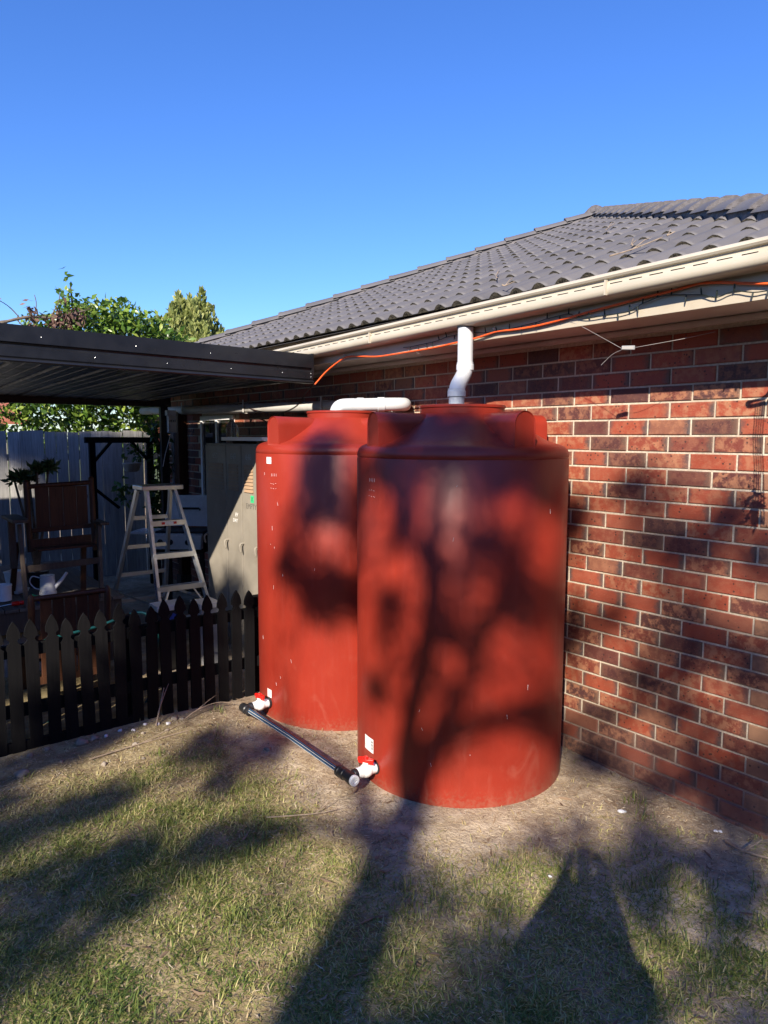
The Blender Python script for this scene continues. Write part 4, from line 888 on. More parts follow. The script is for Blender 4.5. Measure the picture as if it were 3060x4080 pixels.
# ================================================================== FOLIAGE helpers
def leaf_mesh(name, pts, size, mat, parent=None, aspect=.42, droop=.2, up=None, rnd=None, fold=.25):
    """folded leaf quads at pts (n,3)"""
    pts = np.asarray(pts, float); n = len(pts); s = size*rng.uniform(.65, 1.25, n)
    d = rng.normal(size=(n,3)); 
    if up is not None: d = d*(1-abs(up)) + np.array([0,0,up])*1.6
    d[:,2] -= droop; d /= np.linalg.norm(d, axis=1)[:,None]
    q = rng.normal(size=(n,3)); q -= d*(q*d).sum(1)[:,None]; q /= np.linalg.norm(q, axis=1)[:,None]; nn = np.cross(d, q)
    w_ = (s*aspect/2)[:,None]; L_ = s[:,None]; f_ = fold
    base = pts; tip = pts + d*L_ - nn*L_*.08; m1 = pts + d*L_*.45 + q*w_ + nn*w_*f_; m2 = pts + d*L_*.45 - q*w_ + nn*w_*f_; mid = pts + d*L_*.5
    V = np.stack([base, m1, tip, m2, mid], 1).reshape(-1,3); k = np.arange(n)*5
    F = np.concatenate([np.stack([k, k+1, k+4], 1), np.stack([k+1, k+2, k+4], 1), np.stack([k+4, k+2, k+3], 1), np.stack([k, k+4, k+3], 1)])
    r_ = rng.uniform(0,1,n) if rnd is None else rnd
    return npmesh(name, V, F, mat, parent, np.repeat(r_, 5), off=wl(parent) if parent else (0,0,0))
def clump_pts(cs, n):
    """cs: list of (x,y,z,rx,ry,rz); points biased to the shell"""
    cs = np.array(cs, float); wgt = cs[:,3]*cs[:,4]*cs[:,5]; i = rng.choice(len(cs), n, p=wgt/wgt.sum()); d = rng.normal(size=(n,3)); d /= np.linalg.norm(d, axis=1)[:,None]
    return cs[i,:3] + d*cs[i,3:]*(rng.uniform(0,1,n)**.45)[:,None]

# ---- citrus tree behind the paling fence
ct_ = thing('citrus_tree', (3.0, 10.9, 0), 'leafy green citrus tree growing behind the paling fence', 'tree')
q = MB(); q.tube([(3.0, 10.9, -.1), (3.02, 10.85, 1.0), (2.95, 10.8, 1.8), (2.9, 10.75, 2.6)], [.08, .07, .055, .03], 10)
for e in ((2.2, 10.6, 2.9), (3.9, 10.7, 3.1), (1.5, 10.5, 2.3), (4.2, 10.8, 2.4), (2.7, 10.55, 3.9), (3.3, 10.4, 2.5), (2.4, 10.4, 2.2)): q.tube(smooth_path([(2.97, 10.82, 1.5), ((2.97+e[0])/2, 10.75, (1.8+e[2])/2-.1), e], 4), [.035]*3+[.025]*3+[.015]*2+[.008], 7)
q.build('trunk', M['bark'], ct_, smooth=True)
cl = [(2.35,10.5,3.05,.35,.3,.25), (2.75,10.5,3.2,.32,.3,.35), (3.1,10.5,3.25,.35,.3,.3), (3.45,10.55,3.25,.32,.3,.32), (3.8,10.55,3.15,.32,.3,.28), (4.1,10.6,3.0,.3,.3,.3), (2.1,10.5,2.8,.3,.3,.3), (1.6,10.5,2.4,.35,.3,.3), (2.1,10.4,2.3,.4,.35,.35), (2.7,10.4,2.35,.45,.35,.4), (3.3,10.45,2.4,.45,.35,.4), (3.8,10.5,2.3,.45,.35,.45), (1.5,10.5,2.0,.35,.3,.3), (2.3,10.5,1.85,.45,.3,.3), (3.1,10.5,1.85,.5,.3,.35), (3.9,10.6,1.8,.4,.3,.4), (2.62,10.52,3.55,.10,.1,.3), (2.66,10.5,3.85,.05,.05,.16), (3.3,10.5,3.5,.12,.12,.12), (1.1,10.5,2.2,.3,.3,.3)]
cl = [(c[0],c[1],c[2]+(.22 if c[2] > 2.7 else 0),c[3],c[4],c[5]) for c in cl]
leaf_mesh('crown', clump_pts(cl, 9500), .110, M['citrus'], ct_, .46, .15)
# ---- fruit tree branch with withered leaves
wt = thing('fruit_tree', (1.0, 10.1, 0), 'bare fruit tree branch with withered brown leaves above the patio cover', 'tree')
q = MB(); q.tube(smooth_path([(.9, 10.1, -.1), (1.0, 10.1, 1.5), (1.1, 10.1, 2.6), (1.5, 10.05, 3.1), (2.0, 10.0, 3.33), (2.35, 10.0, 3.36), (2.75, 10.0, 3.5)], 5), [.06]*10+[.04]*8+[.018]*6+[.011]*6+[.006], 8)
for (a0, e) in (((1.95,10,3.31), (1.62,9.98,3.55)), ((1.6,10.04,3.17), (1.55,10,3.62)), ((2.1,10,3.34), (2.12,9.98,3.62)), ((2.3,10,3.36), (2.42,9.96,3.66)), ((1.9,10,3.3), (2.05,9.95,3.0)), ((2.4,10,3.4), (2.2,9.95,3.05)), ((1.4,10.05,3.03),(1.3,10,3.45))): q.tube(smooth_path([a0, (Vector(a0)+Vector(e))/2+Vector((.03,0,.02)), e], 4), [.007]*4+[.005]*4+[.003], 5)
q.build('trunk', M['bark'], wt, smooth=True)
leaf_mesh('crown', clump_pts([(2.06,9.98,3.38,.07,.06,.2), (2.08,9.98,3.2,.07,.06,.12), (2.4,9.98,3.33,.17,.08,.14), (2.6,9.98,3.42,.2,.08,.12), (2.45,9.97,3.6,.05,.05,.06), (1.62,9.98,3.5,.08,.05,.12), (1.5,9.98,3.3,.09,.05,.1), (1.33,9.98,3.4,.1,.06,.12)], 330), .10, M['wither'], wt, .36, .9)
# ---- wispy tree and conifer further back
ws = thing('wispy_tree', (4.9, 14.0, 0), 'wispy drooping olive tree between the citrus and the conifer', 'tree')
q = MB(); q.tube([(4.9,14,-.1), (4.92,14,1.5), (4.85,14,3.0), (4.8,14,3.9)], [.12,.1,.07,.03], 8); q.build('trunk', M['bark'], ws, smooth=True)
leaf_mesh('crown', clump_pts([(4.2,13.9,3.5,.5,.4,.45), (4.7,13.9,3.8,.4,.4,.45), (5.1,13.9,3.7,.4,.4,.5), (5.4,13.9,3.3,.4,.4,.6), (4.0,13.9,2.9,.6,.4,.6), (4.9,13.9,2.9,.8,.5,.7), (4.45,13.9,4.1,.15,.15,.2)], 4200), .24, M['wisp'], ws, .05, 1.1)
def conifer(name, x, y, spires, label, n):
    t = thing(name, (x, y, 0), label, 'tree')
    q = MB(); zt = max(s[2] for s in spires); q.tube([(x,y,-.1), (x,y,zt*.5), (x,y,zt*.9)], [.16,.11,.02], 8); q.build('trunk', M['bark'], t, smooth=True)
    P = []; D = []
    tot = sum(s[3]*s[2] for s in spires)
    for (sx, sy, h, r_, z0) in spires:
        k = int(n*r_*h/tot); NP = 46                              # upright plumes set over the crown
        pu = rng.uniform(0,1,NP)**.8; pa = rng.uniform(0,2*math.pi,NP); pr_ = r_*(1-pu)**.6*rng.uniform(.45,1.0,NP); ph_ = rng.uniform(.35,.75,NP)*(1.1-.5*pu); pu *= .9; pu[0] = .93; pr_[0] = 0; ph_[0] = .6
        i_ = rng.integers(0,NP,k); v = rng.uniform(0,1,k); ang = rng.uniform(0,2*math.pi,k); rad = .15*(1-v)**.8*rng.uniform(.3,1,k)**.5
        ox, oy = np.cos(pa[i_]), np.sin(pa[i_]); bz = z0 + pu[i_]*(h-z0)*.94
        P.append(np.stack([sx + ox*(pr_[i_]+.10*v) + rad*np.cos(ang), sy + oy*(pr_[i_]+.10*v) + rad*np.sin(ang), bz + v*ph_[i_]*(1-.45*pu[i_])], 1)); D.append(np.stack([np.cos(ang)*.8+ox*.3, np.sin(ang)*.8+oy*.3, np.full(k, 1.5)], 1))
    P = np.concatenate(P); D = np.concatenate(D) + rng.normal(size=P.shape)*.35; D /= np.linalg.norm(D, axis=1)[:,None]; m = len(P)
    s = rng.uniform(.05,.14,m)[:,None]; Q = rng.normal(size=P.shape); Q -= D*(Q*D).sum(1)[:,None]; Q /= np.linalg.norm(Q, axis=1)[:,None]
    V = np.stack([P - Q*s*.16, P + Q*s*.16, P + D*s*.6 + Q*s*.22, P + D*s, P + D*s*.6 - Q*s*.22], 1).reshape(-1,3); k = np.arange(m)*5
    F = np.concatenate([np.stack([k, k+1, k+2], 1), np.stack([k, k+2, k+4], 1), np.stack([k+2, k+3, k+4], 1)])
    npmesh('crown', V, F, M['conifer'], t, np.repeat(np.clip(rng.uniform(0,1,m)*.7+.3*vnoise(P[:,0]*3,P[:,2]*3,1.0),0,1), 5), off=wl(t))
conifer('conifer', 6.75, 16.2, [(6.50,16.1,5.22,.62,1.5), (6.95,16.1,5.34,.60,1.5), (6.25,16.0,4.9,.66,1.4), (7.18,16.0,4.95,.60,1.3), (6.75,15.85,5.0,.7,1.2), (7.40,16.0,4.6,.5,1.2), (6.0,16.0,4.55,.55,1.2), (6.7,16.0,5.05,.4,2.0)], 'yellow-green bushy conifer rising behind the patio cover', 52000)
# ---- neighbour's terracotta roof seen through the leaves
nb = thing('neighbour_house', (3.0, 17, 0), 'neighbouring house with terracotta tiled roof glimpsed behind the citrus leaves', 'house')
q = MB(); q.add([(-4,17,2.2),(3.4,17,2.2),(3.0,19.5,3.1),(-4,19.5,3.1)], [(0,1,2,3)]); q.add([(-4,17,2.1),(3.4,17,2.1),(3.4,17,2.2),(-4,17,2.2)], [(0,1,2,3)]); q.build('roof', M['terracotta'], nb); MB().box(-3.8, 3.0, 17.4, 19.4, -.1, 2.15).build('wall', M['conc'], nb)
for i in range(9): MB().tube([(-3.7+i*.8, 16.99, 2.215), (-3.7+i*.8, 19.5, 3.115)], .03, 6).build('roof_rib', M['terracotta'], nb)
# ---- succulent and climbers in the shade
sp = thing('succulent_plant', (1.32, 6.62, DZ), 'dark green rosette succulent rising behind the chair back', 'plant')
q = MB(); hd = []
for (x, y, z) in ((1.25, 6.62, 1.50), (1.36, 6.62, 1.56), (1.46, 6.66, 1.58), (1.19, 6.66, 1.48), (1.31, 6.7, 1.50)):
    q.tube([(1.33, 6.65, DZ+.10), ((1.33+x)/2, 6.64, 1.1), (x, y, z)], [.014, .011, .009], 6); hd.append((x, y, z, .055, .055, .035))
q.build('stem', M['bark'], sp, smooth=True); leaf_mesh('leaves', clump_pts(hd, 420), .075, M['succ'], sp, .40, 0, up=.35)
q = MB(); q.lathe([(.07,0),(.09,.12),(.095,.14),(.08,.14),(.001,.13)], (1.33, 6.65, DZ), 16, closed=True); q.build('pot', M['bbq_dark'], sp)
cb = thing('climbing_plant', (3.2, 8.75, 0), 'dark climbing plant hanging between trellis and brick corner', 'plant')
q = MB()
for i in range(6): q.tube(smooth_path([(3.2+.03*i-.08, 8.75, -.05), (3.22+.04*random.uniform(-1,1), 8.72, .8), (3.2+.05*random.uniform(-1,1), 8.7, 1.5), (3.15+.06*i-.12, 8.68, 2.05)], 4), .006, 5)
q.build('stem', M['bark'], cb); leaf_mesh('leaves', clump_pts([(3.2,8.72,1.9,.16,.1,.2), (3.22,8.7,1.5,.14,.1,.3), (3.2,8.72,1.0,.16,.12,.35), (2.9,8.78,1.65,.12,.05,.16), (2.78,8.78,1.2,.16,.05,.2)], 620), .09, M['citrus'], cb, .5, .5, rnd=rng.uniform(0,.5,620))

# ================================================================== CORDS UNDER THE EAVE
def ray_x(u, v, x):
    d = rotm @ Vector(((u-1530)/2839.5, (2040-v)/2839.5, -1.0)); return cpos + d*((x-cpos.x)/d.x)
oc = thing('extension_cord', (2.97, 3.0, 2.4), 'orange extension cord strung along the eave fascia', 'cord')
path = [ray_x(u, v, 2.955) for u, v in ((1385,1421),(1440,1420),(1500,1421),(1560,1413),(1640,1400),(1730,1385),(1815,1366),(1890,1349),(1950,1330),(1985,1320),(2060,1312),(2150,1296),(2250,1270),(2330,1247),(2450,1215),(2560,1187),(2680,1158),(2760,1136),(2795,1128),(2880,1125),(2960,1128),(3060,1130),(3140,1126))]
q = MB(); q.tube(smooth_path([(2.868, 4.572, 2.238), ray_x(1300, 1480, 2.92), ray_x(1350, 1440, 2.95)] + path, 3), .0057, 10); q.build('cord', M['orange'], oc, smooth=True)
for u, v in ((1385,1419),(1985,1318),(2795,1126)): p_ = ray_x(u, v, 2.967); MB().bar(p_+Vector((.02,0,-.006)), p_+Vector((-.03,.012,.012)), .005, .005, (0,0,1)).build('hook', M['pvc'], oc)
bc = thing('brown_cable', (3.0, 5.5, 2.1), 'thin brown cable drooping from the patio corner to the wall pipe', 'cable')
q = MB(); q.tube(smooth_path([(2.866, 4.574, 2.240), (2.9, 4.75, 2.19), (3.02, 5.1, 2.10), (3.15, 5.6, 2.06), (3.27, 6.2, 2.09), (3.33, 6.9, 2.19)], 5), .0055, 7); q.build('cable', M['brown_cable'], bc, smooth=True)
fl = thing('fairy_lights', (2.96, 2.5, 2.45), 'string of dark fairy lights twisted along the fascia', 'fairy lights')
lp_ = [(1607,1385),(1635,1382),(1665,1375),(1700,1368),(1725,1362),(1750,1355),(1780,1343),(1812,1335),(1850,1333),(1890,1325),(1935,1325),(1980,1322),(2030,1312),(2080,1298),(2135,1285),(2180,1270),(2230,1258),(2265,1250),(2305,1265),(2350,1265),(2410,1258),(2460,1250),(2510,1240),(2540,1222),(2560,1210),(2620,1185),(2675,1175),(2735,1175),(2795,1175),(2855,1185),(2925,1160),(3000,1165),(3060,1158),(3140,1150)]
LPX = 2.960
q = MB(); q.tube(smooth_path([ray_x(u, v, LPX-.004*(i % 2)) for i, (u, v) in enumerate(lp_)], 3), .0026, 5); q.build('wire', M['cable'], fl)
for i, (u, v) in enumerate(lp_[1:-1]):
    p_ = ray_x(u, v, LPX-.003); a_ = random.choice((80, 95, 110, -70, -95, -60, 70)); dv = Vector((-.15, -math.cos(R(a_))*.6, math.sin(R(a_)))).normalized()
    MB().tube([p_, p_+dv*.016, p_+dv*.030], [.0036, .0040, .0022], 6).build('bulb', M['cable'], fl)
tx = thing('cable_joiner', (3.0, 2.01, 2.26), 'small grey cable joiner box hanging on thin wires under the soffit', 'cable joiner')
bx = Vector((3.0, 2.012, 2.270)); MB().bar(bx+Vector((-.012,.028,.001)), bx+Vector((.012,-.028,-.001)), .020, .014, (0,0,1)).build('box', M['box_grey'], tx, bevel=.003)
MB().bar(bx+Vector((-.018,.022,.0)), bx+Vector((.004,-.022,-.001)), .012, .004, (0,0,1)).build('cover', M['wire'], tx)
for pts_ in ([bx+Vector((-.012,.03,0)), ray_x(2390, 1340, 2.99), ray_x(2300, 1292, 2.975), ray_x(2240, 1272, 2.966)], [bx+Vector((.012,-.03,0)), ray_x(2600, 1372, 3.02), ray_x(2720, 1350, 3.1), ray_x(2850, 1322, 3.25)], [bx+Vector((-.01,.02,-.005)), ray_x(2440, 1412, 3.0), ray_x(2395, 1455, 3.0)], [ray_x(1650, 1402, 2.963), ray_x(1730, 1430, 3.1), ray_x(1765, 1437, 3.2)]):
    q = MB(); q.tube(smooth_path(pts_, 4), .0010, 5); q.build('wire', M['wire'], tx)
# hanging hook and tassel under the eave corner (its shadow falls on the brickwork)
hk = thing('hanging_hook', (2.95, 1.3, 2.42), 'bent wire hook with dry roots hanging under the eave corner', 'hook')
def lift(u, v, s): return ray_x(u, v, WX) - LD*s
q = MB(); q.tube(smooth_path([lift(3075,1545,.66)+Vector((.02,-.03,.10)), lift(3060,1572,.66), lift(3000,1600,.66), lift(2978,1608,.66), lift(2985,1622,.66), lift(3030,1614,.66), lift(3075,1600,.66)], 5), .009, 7); q.build('wire', M['cable'], hk)
for k in range(5):
    u0 = 3000+k*9; q = MB(); q.tube(smooth_path([lift(u0+10, 1618, .66), lift(u0, 1750, .64), lift(u0+5, 1900, .63), lift(u0-8+4*k, 2090, .62)], 4), .0018, 4); q.build('strand', M['twig'], hk)
leaf_mesh('dry_roots', np.array([lift(3005+random.gauss(0,14), 2020+random.gauss(0,38), .62+random.gauss(0,.02)) for _ in range(90)]), .05, M['wither'], hk, .3, .7)

# ================================================================== GROUND COVER
def sstep(v, a, b): t = np.clip((v-a)/(b-a), 0, 1); return t*t*(3-2*t)
def bare(x, y):
    """0 = lawn, 1 = bare soil"""
    n1 = vnoise(x,y,1.7,5)-.5; n2 = vnoise(x,y,5.5,6)-.5
    dt = np.minimum(np.hypot(x-T1[0], y-T1[1]), np.hypot(x-T2[0], y-T2[1]))-TR
    a = 1-sstep(dt+.35*n1+.25*n2, .12, .62)
    b = sstep(x+.55*n1+.35*n2, 2.35, 2.95)*sstep(y+.5*n1, 1.15, 1.45)
    c = sstep(y+.35*n1+.2*n2, 3.75, 4.2)
    e = sstep(x+.4*n1+.3*n2, 1.65, 2.05)*sstep(y+.4*n2, 2.75, 3.2)
    holes = .7*sstep(vnoise(x,y,2.3,9)*.65+vnoise(x,y,7.3,10)*.35, .62, .76)
    return np.clip(np.maximum.reduce([a, b, c, e, holes]), 0, 1)
def inwall(x, y): return (x > 3.40) | (y > 4.47) | (np.hypot(x-T1[0], y-T1[1]) < TR+.01) | (np.hypot(x-T2[0], y-T2[1]) < TR+.01)
def blades(n, xr, yr, dens, lmin, lmax, wd, lean, rndf, seed):
    g = np.random.default_rng(seed); x = g.uniform(*xr, n); y = g.uniform(*yr, n); keep = (g.uniform(0,1,n) < dens(x, y)) & ~inwall(x, y)
    x, y = x[keep], y[keep]; m = len(x); z = gz(x, y)-.004; tuft = vnoise(x, y, 6.5, 21)
    L_ = g.uniform(lmin, lmax, m)*(.55+.75*tuft); a = g.uniform(0, 2*np.pi, m); ln = np.clip(g.normal(lean[0], lean[1], m), .1, 1.45)
    d = np.stack([np.cos(a)*np.sin(ln), np.sin(a)*np.sin(ln), np.cos(ln)], 1); d2 = d.copy(); d2[:,2] -= .55; d2 /= np.linalg.norm(d2, axis=1)[:,None]
    s = np.stack([-np.sin(a), np.cos(a), np.zeros(m)], 1)*(wd*g.uniform(.6,1.3,m))[:,None]/2
    P = np.stack([x,y,z], 1); Mi = P + d*(L_*.55)[:,None]; T = Mi + d2*(L_*.45)[:,None]
    V = np.stack([P-s, P+s, Mi+s*.8, Mi-s*.8, T], 1).reshape(-1,3); k = np.arange(m)*5
    F = np.concatenate([np.stack([k,k+1,k+2],1), np.stack([k,k+2,k+3],1), np.stack([k+3,k+2,k+4],1)])
    return V, F, np.repeat(rndf(g, x, y, m), 5)
def grnd(g, x, y, m):
    dry = vnoise(x,y,1.4,31)*.6 + vnoise(x,y,4.3,32)*.4
    return np.clip(g.normal(.42, .22, m) + (dry-.5)*.75 + .25*bare(x,y), 0, 1)
def gdens(x, y): return np.clip(1-bare(x,y),0.02,1)*(.42+.58*sstep(vnoise(x,y,3.1,41)*.6+vnoise(x,y,9.0,42)*.4,.25,.6))
V, F, A = blades(480000, (-.9,3.4), (.35,4.46), gdens, .018, .052, .0044, (1.15,.27), grnd, 3)
V2, F2, A2 = blades(60000, (-.9,3.4), (.35,4.46), lambda x,y: gdens(x,y)*sstep(vnoise(x,y,5.2,44),.35,.8), .026, .056, .0034, (.78,.35), lambda g,x,y,m: np.clip(grnd(g,x,y,m)-.12,0,1), 4)
F = np.concatenate([F, F2+len(V)]); V = np.concatenate([V, V2]); A = np.concatenate([A, A2])
o = npmesh('grass', V, F, M['grass'], None, A); tag(o, 'short patchy green and straw coloured lawn in front of the tanks', 'grass', kind='stuff')
def tufts(g_n, seed):
    g = np.random.default_rng(seed); out_ = []
    for _ in range(g_n):
        while True:
            x, y = g.uniform(-.6,3.3), g.uniform(.5,4.4)
            if g.uniform() < .10+.5*float(1-bare(np.array([x]),np.array([y]))[0]) and not inwall(np.array([x]),np.array([y]))[0]: break
        k = g.integers(14, 38); out_.append(np.stack([g.normal(x,.028,k), g.normal(y,.028,k)],1))
    return np.concatenate(out_)
tp = np.concatenate([tufts(110, 9)] + [np.stack([rng.normal(x,.04,40), rng.normal(y,.04,40)],1) for x,y in ((2.55,1.55),(2.65,1.50),(2.78,1.42),(2.72,1.36),(2.45,1.42),(2.35,1.25),(2.5,1.15),(2.3,1.35),(2.62,1.25),(2.2,1.1),(2.9,1.2),(1.95,1.75),(1.8,1.95),(2.15,1.95),(1.65,2.35))]); tp = tp[~inwall(tp[:,0],tp[:,1])]
m = len(tp); x, y = tp[:,0], tp[:,1]; a = rng.uniform(0,2*np.pi,m); ln = np.clip(rng.normal(.5,.3,m),.05,1.3); L_ = rng.uniform(.03,.08,m)
d = np.stack([np.cos(a)*np.sin(ln), np.sin(a)*np.sin(ln), np.cos(ln)],1); d2 = d.copy(); d2[:,2] -= .5; d2 /= np.linalg.norm(d2,axis=1)[:,None]; s = np.stack([-np.sin(a),np.cos(a),np.zeros(m)],1)*.0019
P = np.stack([x,y,gz(x,y)-.005],1); Mi = P+d*(L_*.55)[:,None]; T = Mi+d2*(L_*.45)[:,None]; V = np.stack([P-s,P+s,Mi+s*.8,Mi-s*.8,T],1).reshape(-1,3); k = np.arange(m)*5
o = npmesh('grass_tufts', V, np.concatenate([np.stack([k,k+1,k+2],1),np.stack([k,k+2,k+3],1),np.stack([k+3,k+2,k+4],1)]), M['grass'], None, np.repeat(np.clip(rng.normal(.3,.15,m),0,1),5)); tag(o, 'taller green grass tufts scattered through the lawn', 'grass', kind='stuff')
# dry straw and leaf litter lying on the soil
def litter(n, lmin, lmax, wd, seed, dens, lift_=.004, curl=.2):
    g = np.random.default_rng(seed); x = g.uniform(-.9,3.4,n); y = g.uniform(.35,4.47,n); keep = (g.uniform(0,1,n) < dens(x,y)) & ~inwall(x,y); x, y = x[keep], y[keep]; m = len(x)
    a = g.uniform(0,2*np.pi,m); L_ = g.uniform(lmin,lmax,m)*g.uniform(.5,1,m); P = np.stack([x,y,gz(x,y)+g.uniform(.001,lift_,m)],1); d = np.stack([np.cos(a),np.sin(a),g.normal(0,.10,m)],1); s = np.stack([-np.sin(a),np.cos(a),g.normal(0,.25,m)],1)*(wd*g.uniform(.5,1.4,m))[:,None]/2
    bend = np.stack([-np.sin(a),np.cos(a),np.full(m,.35)],1)*(L_*g.normal(0,curl,m))[:,None]*.5
    Mi = P+d*(L_*.5)[:,None]+bend; T = P+d*L_[:,None]
    V = np.stack([P-s*.3,P+s*.3,Mi+s,Mi-s,T],1).reshape(-1,3); k = np.arange(m)*5
    return V, np.concatenate([np.stack([k,k+1,k+2],1),np.stack([k,k+2,k+3],1),np.stack([k+3,k+2,k+4],1)]), np.repeat(g.uniform(0,1,m),5)
V, F, A = litter(85000, .012, .055, .0028, 5, lambda x,y: .28+.72*bare(x,y)*sstep(vnoise(x,y,2.6,51)+.25*(y>2.6),.25,.7), .008)
o = npmesh('straw_litter', V, F, M['litter'], None, A); tag(o, 'dry straw and grass clippings strewn over the soil', 'straw', kind='stuff')
V, F, A = litter(1100, .04, .10, .011, 6, lambda x,y: .35+.3*bare(x,y), .012, .15)
o = npmesh('leaf_litter', V, F, M['litter'], None, A*.5); tag(o, 'curled brown fallen leaves lying on the ground', 'leaves', kind='stuff')
# grit
m = 9000; x = rng.uniform(-.6,3.4,m); y = rng.uniform(.6,4.47,m); kp = (rng.uniform(0,1,m) < .15+.85*bare(x,y)) & ~inwall(x,y); x, y = x[kp], y[kp]; m = len(x); r_ = rng.uniform(.0015,.0085,m)*rng.uniform(.4,1,m)
oc6 = np.array([(1,0,0),(-1,0,0),(0,1,0),(0,-1,0),(0,0,1),(0,0,-1)],float); P = np.stack([x,y,gz(x,y)+r_*.2],1); V = (P[:,None,:]+oc6[None]*(r_[:,None]*rng.uniform(.6,1.3,(m,6)))[:,:,None]).reshape(-1,3); k = np.arange(m)*6
F = np.concatenate([np.stack([k+a_,k+b_,k+c_],1) for a_,b_,c_ in ((0,2,4),(2,1,4),(1,3,4),(3,0,4),(2,0,5),(1,2,5),(3,1,5),(0,3,5))])
o = npmesh('grit', V, F, M['stone']); tag(o, 'small grit and pebbles scattered over the soil', 'gravel', kind='stuff')
# countable stones
def stone_mesh(name, mat, seed):
    g = random.Random(seed); bm = bmesh.new(); bmesh.ops.create_icosphere(bm, subdivisions=2, radius=1.0)
    for v in bm.verts:
        f_ = 1 + .22*math.sin(v.co.x*3.1+seed)+.18*math.sin(v.co.y*4.3+seed*2)+g.uniform(-.08,.08); v.co = Vector((v.co.x*f_*1.1, v.co.y*f_*.85, v.co.z*f_*.62))
    me = bpy.data.meshes.new(name); bm.to_mesh(me); bm.free(); me.materials.append(mat); me.polygons.foreach_set('use_smooth', [True]*len(me.polygons)); return me
sm = [stone_mesh('stone', M['stone'], i) for i in range(4)]; wm = [stone_mesh('white_stone', M['white_stone'], i+7) for i in range(3)]
for i, (x, y, r_) in enumerate(((.70,4.19,.038),(.79,4.40,.024),(.894,4.44,.017),(1.082,4.40,.038),(1.152,4.41,.025),(1.10,4.02,.020),(1.66,4.40,.026),(1.70,4.38,.018),(1.32,4.17,.018),(1.42,4.30,.014),(.92,4.22,.016),(1.92,3.62,.022),(1.55,4.25,.015),(1.30,3.95,.012))):
    o = bpy.data.objects.new('stone', sm[i%4]); C.objects.link(o); o.location = (x, y, GZ(x,y)+r_*.18); o.scale = (r_,)*3; o.rotation_euler = (random.uniform(-.2,.2), random.uniform(-.2,.2), random.uniform(0,6)); tag(o, 'rounded tan stone lying on the soil along the picket fence', 'stone', 'tan stones by the picket fence')
for i, (x, y, r_) in enumerate(((1.224,4.40,.015),(1.318,4.43,.014),(1.387,4.39,.013),(1.473,4.42,.014),(1.54,4.38,.013),(1.595,4.35,.016))):
    o = bpy.data.objects.new('white_stone', wm[i%3]); C.objects.link(o); o.location = (x, y, GZ(x,y)+r_*.4); o.scale = (r_,)*3; o.rotation_euler = (random.uniform(-.3,.3), 0, random.uniform(0,6)); tag(o, 'small bright white stone in the row along the picket fence', 'stone', 'white stones by the picket fence')
for i, (x, y, r_, lab) in enumerate(((2.994,1.944,.018,'flat white pebble on the bare soil beside the near tank'), (3.25,1.60,.010,'white pebble at the foot of the brick wall'), (3.266,1.585,.009,'smaller white pebble touching another at the foot of the brick wall'), (2.292,1.818,.008,'tiny white pebble among dry leaf litter in front of the near tank'))):
    o = bpy.data.objects.new('white_stone', wm[i%3]); C.objects.link(o); o.location = (x, y, GZ(x,y)+r_*.4); o.scale = (r_*1.3, r_, r_*.7); o.rotation_euler = (0, 0, random.uniform(0,6)); tag(o, lab, 'stone')
# twigs
def twig(pts, r_, label, grp=None, mat='twig'):
    q = MB(); P = smooth_path(pts, 4); q.tube(P, [r_*(1-.6*i/len(P)) for i in range(len(P))], 6)
    if len(pts) > 2: a_ = Vector(pts[1]); q.tube([a_, a_+(Vector(pts[2])-a_)*.4+Vector((.03,.02,.03)), a_+(Vector(pts[2])-a_)*.7+Vector((.06,.05,.04))], [r_*.6, r_*.5, r_*.2], 5)
    o = q.build('twig', M[mat], loc=P[0], smooth=True); tag(o, label, 'twig', grp)
twig([(1.52,4.36,GZ(1.52,4.36)+.004), (1.57,4.42,.10), (1.62,4.47,.21)], .006, 'forked pale twig leaning against the picket fence')
twig([(1.70,4.33,.02), (1.80,4.36,.05), (1.95,4.38,.06), (2.08,4.36,.03)], .005, 'long dry twig lying along the foot of the picket fence')
twig([(1.05,4.12,.012), (1.35,4.14,.018), (1.7,4.16,.015)], .005, 'straight dry twig lying on the soil parallel to the picket fence')
twig([(3.15,1.50,.0), (3.10,1.40,.02), (3.16,1.28,.01)], .009, 'grey stick lying on the soil by the wall corner')
twig([(1.55,2.95,.012), (1.75,2.82,.022), (1.88,2.80,.014)], .004, 'curved dry stalk on the lawn beside the pipe tee')
for i, (u, v, u2, v2) in enumerate(((2430,1020,2640,945), (2415,915,2450,888), (2660,935,2690,922), (1980,1105,1990,1080), (2520,975,2535,958), (2000,1135,2050,1122))):
    def onroof(u, v):
        d = rotm @ Vector(((u-1530)/2839.5, (2040-v)/2839.5, -1.0)); t = ((EZ-cpos.z) - math.tan(PT)*(EX-cpos.x) + .060/ct)/(d.z - math.tan(PT)*d.x); return cpos + d*t
    a_, b_ = onroof(u, v), onroof(u2, v2); twig([a_, (a_+b_)/2+Vector((0,.02,-.008)), b_], .0045, 'pale dry twig lying on the dark roof tiles', 'twigs on the roof')

